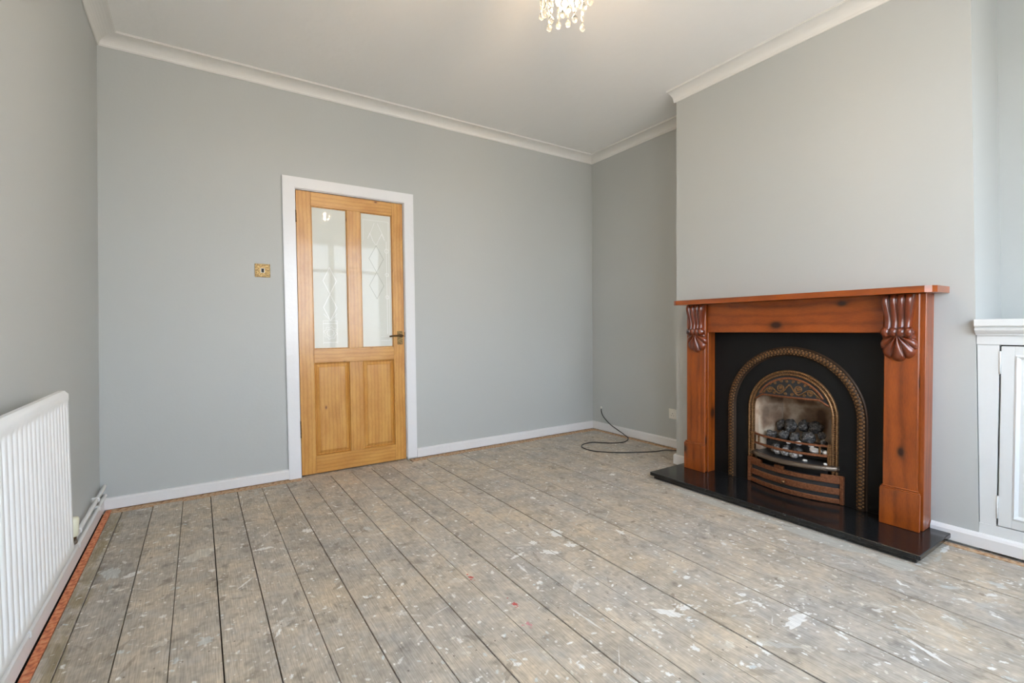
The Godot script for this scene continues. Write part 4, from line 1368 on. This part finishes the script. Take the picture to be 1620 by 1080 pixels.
func build_radiator() -> void:
	var rd := thing("panel_radiator", "white fluted panel radiator on the left wall", "radiator", Vector3(0, 0, 0))
	var za := 1.300
	var zb := 2.62
	var y0 := 0.243
	var y1 := 0.822
	var xf := 0.050
	var pitch := 0.040
	var st := S(true)
	var ys := []
	for y in [0.0, 0.004, 0.012, 0.030, 0.036, 0.042, 0.050, 0.060, 0.075]:
		ys.append(y0 + y)
	for y in [0.075, 0.060, 0.050, 0.042, 0.036, 0.030, 0.012, 0.004, 0.0]:
		ys.append(y1 - y)
	var zs := []
	var n := int((zb - za) / pitch)
	zs.append(za)
	zs.append(za + 0.004)
	for i in n:
		for k in [0.2, 0.27, 0.34, 0.42, 0.85, 0.93, 1.0, 1.1]:
			zs.append(za + 0.002 + (i + k - 0.15) * pitch)
	zs.append(zb)
	var rows := []
	for y in ys:
		var row := []
		for z in zs:
			var ph: float = fposmod((z - za - 0.002) / pitch + 0.15, 1.0)
			var inset: float = minf(y - y0, y1 - y)
			# pressed flutes: proud ribs between narrow channels, rounded off at both ends
			var rib := smoothstep(0.17, 0.42, ph) * (1.0 - smoothstep(0.85, 1.10, ph)) + (1.0 - smoothstep(0.85, 1.10, ph + 1.0))
			var ends := smoothstep(0.031, 0.060, inset + 0.004 * sin(ph * PI))
			var x := xf - 0.006 * (1.0 - rib) * ends
			x -= 0.010 * (1.0 - smoothstep(0.0, 0.012, inset))
			x -= 0.008 * (1.0 - smoothstep(0.0, 0.004, minf(z - za, zb - z)))
			row.append(Vector3(x, y, z))
		rows.append(row)
	grid(st, rows, Vector3.RIGHT)
	put("front_panel", st, M.radiator, rd)
	st = S()
	bx(st, Vector3(xf - 0.030, y0, za), Vector3(xf - 0.0105, y1, zb), 0.003)
	put("water_panel", st, M.radiator, rd)
	st = S()
	for i in 32:
		var z := za + 0.03 + i * 0.040
		bx(st, Vector3(xf - 0.062, y0 + 0.04, z), Vector3(xf - 0.030, y1 - 0.03, z + 0.0012))
	put("convector_fins", st, M.radiator, rd)
	for z in [za + 0.2, zb - 0.2]:
		st = S()
		bx(st, Vector3(-0.043, 0.33, z), Vector3(xf - 0.030, 0.74, z + 0.03), 0.002)
		put("bracket", st, M.radiator, rd)
	# valve at the far end
	var vl := thing("radiator_valve", "cream plastic radiator valve cap behind the radiator's far end", "valve", Vector3(-0.005, 0.0, 1.0))
	st = S(true)
	lathe(st, [Vector2(0, 0.205), Vector2(0.014, 0.205), Vector2(0.016, 0.212), Vector2(0.019, 0.235), Vector2(0.021, 0.272), Vector2(0.019, 0.28), Vector2(0, 0.281)], Vector3.ZERO, Vector3.UP, 14)
	put("cap", st, M.cream_plastic, vl)
	st = S(true)
	lathe(st, [Vector2(0, 0.185), Vector2(0.011, 0.185), Vector2(0.011, 0.205), Vector2(0, 0.206)], Vector3.ZERO, Vector3.UP, 10)
	sweep(st, smooth_path([Vector3(0.0, 0.192, 0), Vector3(0.01, 0.192, 0.02), Vector3(0.02, 0.21, 0.10), Vector3(0.025, 0.27, 0.30)], 5), circ(0.007, 8))
	put("valve_body", st, M.dark_brass, vl)
	# pipes above the skirting
	var up_ := put_tube("heating_pipe", smooth_path([Vector3(-0.034, 0.141, 0.001), Vector3(-0.034, 0.139, 0.3), Vector3(-0.034, 0.137, 0.8), Vector3(-0.033, 0.140, 0.97), Vector3(-0.02, 0.160, 1.0), Vector3(-0.006, 0.186, 1.0)], 6), 0.0095, M.pipe)
	tag(up_, "white painted pipe, the upper of two above the left skirting", "pipe")
	var lo_ := put_tube("heating_pipe", smooth_path([Vector3(-0.034, 0.087, 0.001), Vector3(-0.034, 0.085, 0.4), Vector3(-0.034, 0.084, 1.2), Vector3(-0.034, 0.083, ZF - 0.01)], 6), 0.0095, M.pipe)
	tag(lo_, "white painted pipe, the lower of two above the left skirting", "pipe")
	for c in [[0.139, 0.26], [0.086, 0.24], [0.085, 0.76], [0.0845, 1.50], [0.138, 0.72]]:
		st = S()
		bx(st, Vector3(lx(0.1) + 0.001, c[0] - 0.013, c[1] - 0.008), Vector3(-0.022, c[0] + 0.013, c[1] + 0.008), 0.004)
		var o := put("pipe_clip", st, M.pipe)
		var where: String = {0.26: "pipe clip on the upper pipe nearest the door wall", 0.24: "pipe clip on the lower pipe nearest the door wall", 0.76: "pipe clip on the lower pipe beside the radiator's far end", 1.50: "pipe clip on the lower pipe under the radiator", 0.72: "pipe clip on the upper pipe just before the radiator valve"}[c[1]]
		tag(o, "white painted " + where, "pipe clip", "pipe clips on the left wall")

func put_tube(called: String, path: Array, r: float, m: Material) -> MeshInstance3D:
	var st := S(true)
	sweep(st, path, circ(r, 12))
	return put(called, st, m)

func build_small_things() -> void:
	# light switch
	var sw := thing("light_switch", "aged brass light switch plate with dark rocker beside the door", "switch", Vector3(0.802, 1.421, 0))
	var st := S()
	bx(st, Vector3(-0.046, -0.044, 0), Vector3(0.046, 0.044, 0.0045), 0.003)
	bx(st, Vector3(-0.038, -0.036, 0.0035), Vector3(0.038, 0.036, 0.0065), 0.0015)
	put("plate", st, M.brass, sw)
	st = S()
	bx(st, Vector3(-0.012, -0.015, 0.006), Vector3(0.012, 0.015, 0.0085), 0.001)
	put("bezel", st, M.white_plastic, sw)
	st = S()
	prism(st, [Vector2(-0.0115, 0.008), Vector2(0.0115, 0.008), Vector2(0.0115, 0.0125), Vector2(0, 0.0095), Vector2(-0.0115, 0.011)], Vector3(-0.0075, 0, 0), Vector3.UP, Vector3.BACK, Vector3(0.015, 0, 0))
	put("rocker", st, M.black_plastic, sw)
	for s in [-1.0, 1.0]:
		st = S()
		lathe(st, [Vector2(0.0035, 0), Vector2(0.0035, 0.001), Vector2(0, 0.0016)], Vector3(s * 0.030, 0, 0.0065), Vector3.BACK, 10)
		put("screw", st, M.dark_brass, sw)
	# double socket, half hidden by the breast
	var so := thing("wall_socket", "cream double plug socket on the alcove wall behind the chimney breast", "socket", Vector3(XR, 0.287, 1.010))
	st = S()
	bx(st, Vector3(-0.010, -0.043, -0.073), Vector3(0, 0.043, 0.073), 0.003)
	put("plate", st, M.white_plastic, so)
	for g in [-1.0, 1.0]:
		for h in [[0.0, 0.004, 0.004, 0.008], [-0.011, -0.014, 0.006, 0.0035], [0.011, -0.014, 0.006, 0.0035]]:
			st = S()
			bx(st, Vector3(-0.0104, h[1] - h[3] * 0.5, g * 0.034 + h[0] - h[2] * 0.5), Vector3(-0.009, h[1] + h[3] * 0.5, g * 0.034 + h[0] + h[2] * 0.5))
			put("pin_hole", st, M.black_plastic, so)
		st = S()
		bx(st, Vector3(-0.013, 0.018, g * 0.022 - 0.006), Vector3(-0.009, 0.034, g * 0.022 + 0.006), 0.001)
		put("rocker", st, M.white_plastic, so)
	# aerial cable
	var cab := [Vector3(3.752, 0.212, 0.118), Vector3(3.742, 0.185, 0.130), Vector3(3.735, 0.141, 0.167), Vector3(3.728, 0.085, 0.262), Vector3(3.717, 0.055, 0.36), Vector3(3.70, 0.030, 0.46), Vector3(3.668, 0.012, 0.548)]
	for p in [[3.561, 0.606], [3.447, 0.580], [3.388, 0.523], [3.314, 0.455], [3.218, 0.455], [3.149, 0.502], [3.120, 0.563], [3.118, 0.660], [3.170, 0.747], [3.259, 0.835], [3.390, 0.917], [3.509, 0.978], [3.619, 1.000], [3.68, 1.07], [3.69, 1.2]]:
		cab.append(Vector3(p[0], 0.0056, p[1]))
	var c := put_tube("aerial_cable", smooth_path(cab, 6), 0.0042, M.black_plastic)
	tag(c, "thin black cable looping from the alcove wall across the floorboards", "cable")
	st = S(true)
	lathe(st, [Vector2(0.0, 0.0), Vector2(0.012, 0.0), Vector2(0.011, 0.003), Vector2(0.005, 0.005), Vector2(0, 0.005)], Vector3(XR, 0.226, 0.122), Vector3.LEFT, 12)
	tag(put("cable_grommet", st, M.white_plastic), "small white grommet where the black cable enters the alcove wall", "grommet")

func pear(r: float, h: float) -> ArrayMesh:
	var st := S(true)
	var prof := [Vector2(0, -h * 0.55)]
	for i in range(1, 9):
		var t := i / 9.0
		prof.append(Vector2(r * sin(PI * pow(t, 0.8)) * (1.0 - 0.28 * t), -h * 0.55 + h * t))
	prof.append(Vector2(0, h * 0.45))
	lathe(st, prof, Vector3.ZERO, Vector3.UP, 16)
	st.generate_normals()
	return st.commit()

func bead(r: float) -> ArrayMesh:
	var st := S(true)
	lathe(st, [Vector2(0, -r * 0.5), Vector2(r * 0.6, -r * 0.42), Vector2(r * 0.9, -r * 0.2), Vector2(r, 0), Vector2(r * 0.9, r * 0.2), Vector2(r * 0.6, r * 0.42), Vector2(0, r * 0.5)], Vector3.ZERO, Vector3.BACK, 14)
	st.generate_normals()
	return st.commit()

func build_chandelier() -> void:
	var C := Vector3(1.672, 0, 2.088)
	var ch := thing("chandelier", "crystal drop chandelier with lit bulbs hanging from the ceiling", "chandelier", C)
	var st := S(true)
	lathe(st, [Vector2(0.0, 2.655), Vector2(0.03, 2.655), Vector2(0.055, 2.67), Vector2(0.06, 2.699), Vector2(0, 2.6995)], Vector3.ZERO, Vector3.UP, 24)
	put("ceiling_rose", st, M.chrome, ch)
	st = S(true)
	lathe(st, [Vector2(0.0, 2.38), Vector2(0.008, 2.38), Vector2(0.008, 2.66), Vector2(0, 2.66)], Vector3.ZERO, Vector3.UP, 10)
	put("stem", st, M.chrome, ch)
	var rings := [[0.105, 2.385], [0.07, 2.40], [0.035, 2.375]]
	for r in rings:
		st = S(true)
		var p := []
		for i in 40:
			p.append(Vector3(r[0] * cos(TAU * i / 40.0), r[1], r[0] * sin(TAU * i / 40.0)))
		sweep(st, p, circ(0.003, 6), Vector3.UP, true)
		put("ring", st, M.chrome, ch)
	st = S(true)
	for i in 3:
		var th := TAU * i / 3.0 + 0.3
		sweep(st, [Vector3(0, 2.385, 0), Vector3(0.105 * cos(th), 2.385, 0.105 * sin(th))], circ(0.003, 6))
	put("spokes", st, M.chrome, ch)
	# bulbs
	for i in 3:
		var th := TAU * i / 3.0 + 1.0
		var p := Vector3(0.035 * cos(th), 0, 0.035 * sin(th))
		st = S(true)
		lathe(st, [Vector2(0.0, 2.272), Vector2(0.010, 2.276), Vector2(0.0145, 2.288), Vector2(0.0145, 2.300), Vector2(0.011, 2.325), Vector2(0.009, 2.335), Vector2(0, 2.336)], p, Vector3.UP, 14)
		put("bulb", st, M.bulb, ch)
		st = S(true)
		lathe(st, [Vector2(0.0, 2.334), Vector2(0.010, 2.334), Vector2(0.010, 2.378), Vector2(0, 2.379)], p, Vector3.UP, 12)
		put("lamp_holder", st, M.chrome, ch)
	# the strings: right of the lens, toward it, height of the last drop, beads above
	var rt := Vector3(0.835, 0, 0.5505)
	var fw := Vector3(-0.5505, 0, 0.835)
	var PEAR := pear(0.0135, 0.036)
	var BEAD := bead(0.0118)
	var strs := [[-0.085, 0.03, 2.237, 4], [-0.094, -0.02, 2.262, 3], [-0.066, 0.075, 2.187, 6], [-0.060, -0.07, 2.247, 4], [-0.023, 0.095, 2.196, 6], [0.003, 0.06, 2.236, 4], [0.022, 0.098, 2.176, 7], [0.050, 0.03, 2.272, 3],
		[0.058, 0.085, 2.228, 5], [0.074, -0.06, 2.240, 4], [0.092, 0.02, 2.290, 3], [0.020, -0.095, 2.28, 3], [-0.02, -0.09, 2.27, 3]]
	for s in strs:
		var at: Vector3 = rt * s[0] + fw * s[1]
		var sg := part_group("crystal_string", ch)
		sg.position = at
		st = S()
		var top := 2.385
		bx(st, Vector3(-0.0006, s[2], -0.0006), Vector3(0.0006, top, 0.0006))
		put("wire", st, M.chrome, sg)
		var d := MeshInstance3D.new()
		d.mesh = PEAR
		d.material_override = M.crystal
		d.name = "pear_drop"
		d.position = Vector3(0, s[2], 0)
		d.rotation.y = rng.randf() * TAU
		sg.add_child(d, true)
		var y: float = s[2] + 0.031
		while y < top - 0.008:
			var b := MeshInstance3D.new()
			b.mesh = BEAD
			b.material_override = M.crystal
			b.name = "bead"
			b.position = Vector3(0, y, 0)
			b.rotation.y = 0.5826 + rng.randf_range(-0.9, 0.9)
			sg.add_child(b, true)
			y += 0.0235
	var l := OmniLight3D.new()
	l.name = "chandelier_light"
	l.position = C + Vector3(0, 2.30, 0)
	l.light_color = rgb(255, 219, 174)
	l.light_energy = 0.46
	l.light_size = 0.04
	l.omni_range = 12.0
	l.omni_attenuation = 2.0
	l.shadow_enabled = true
	add_child(l)
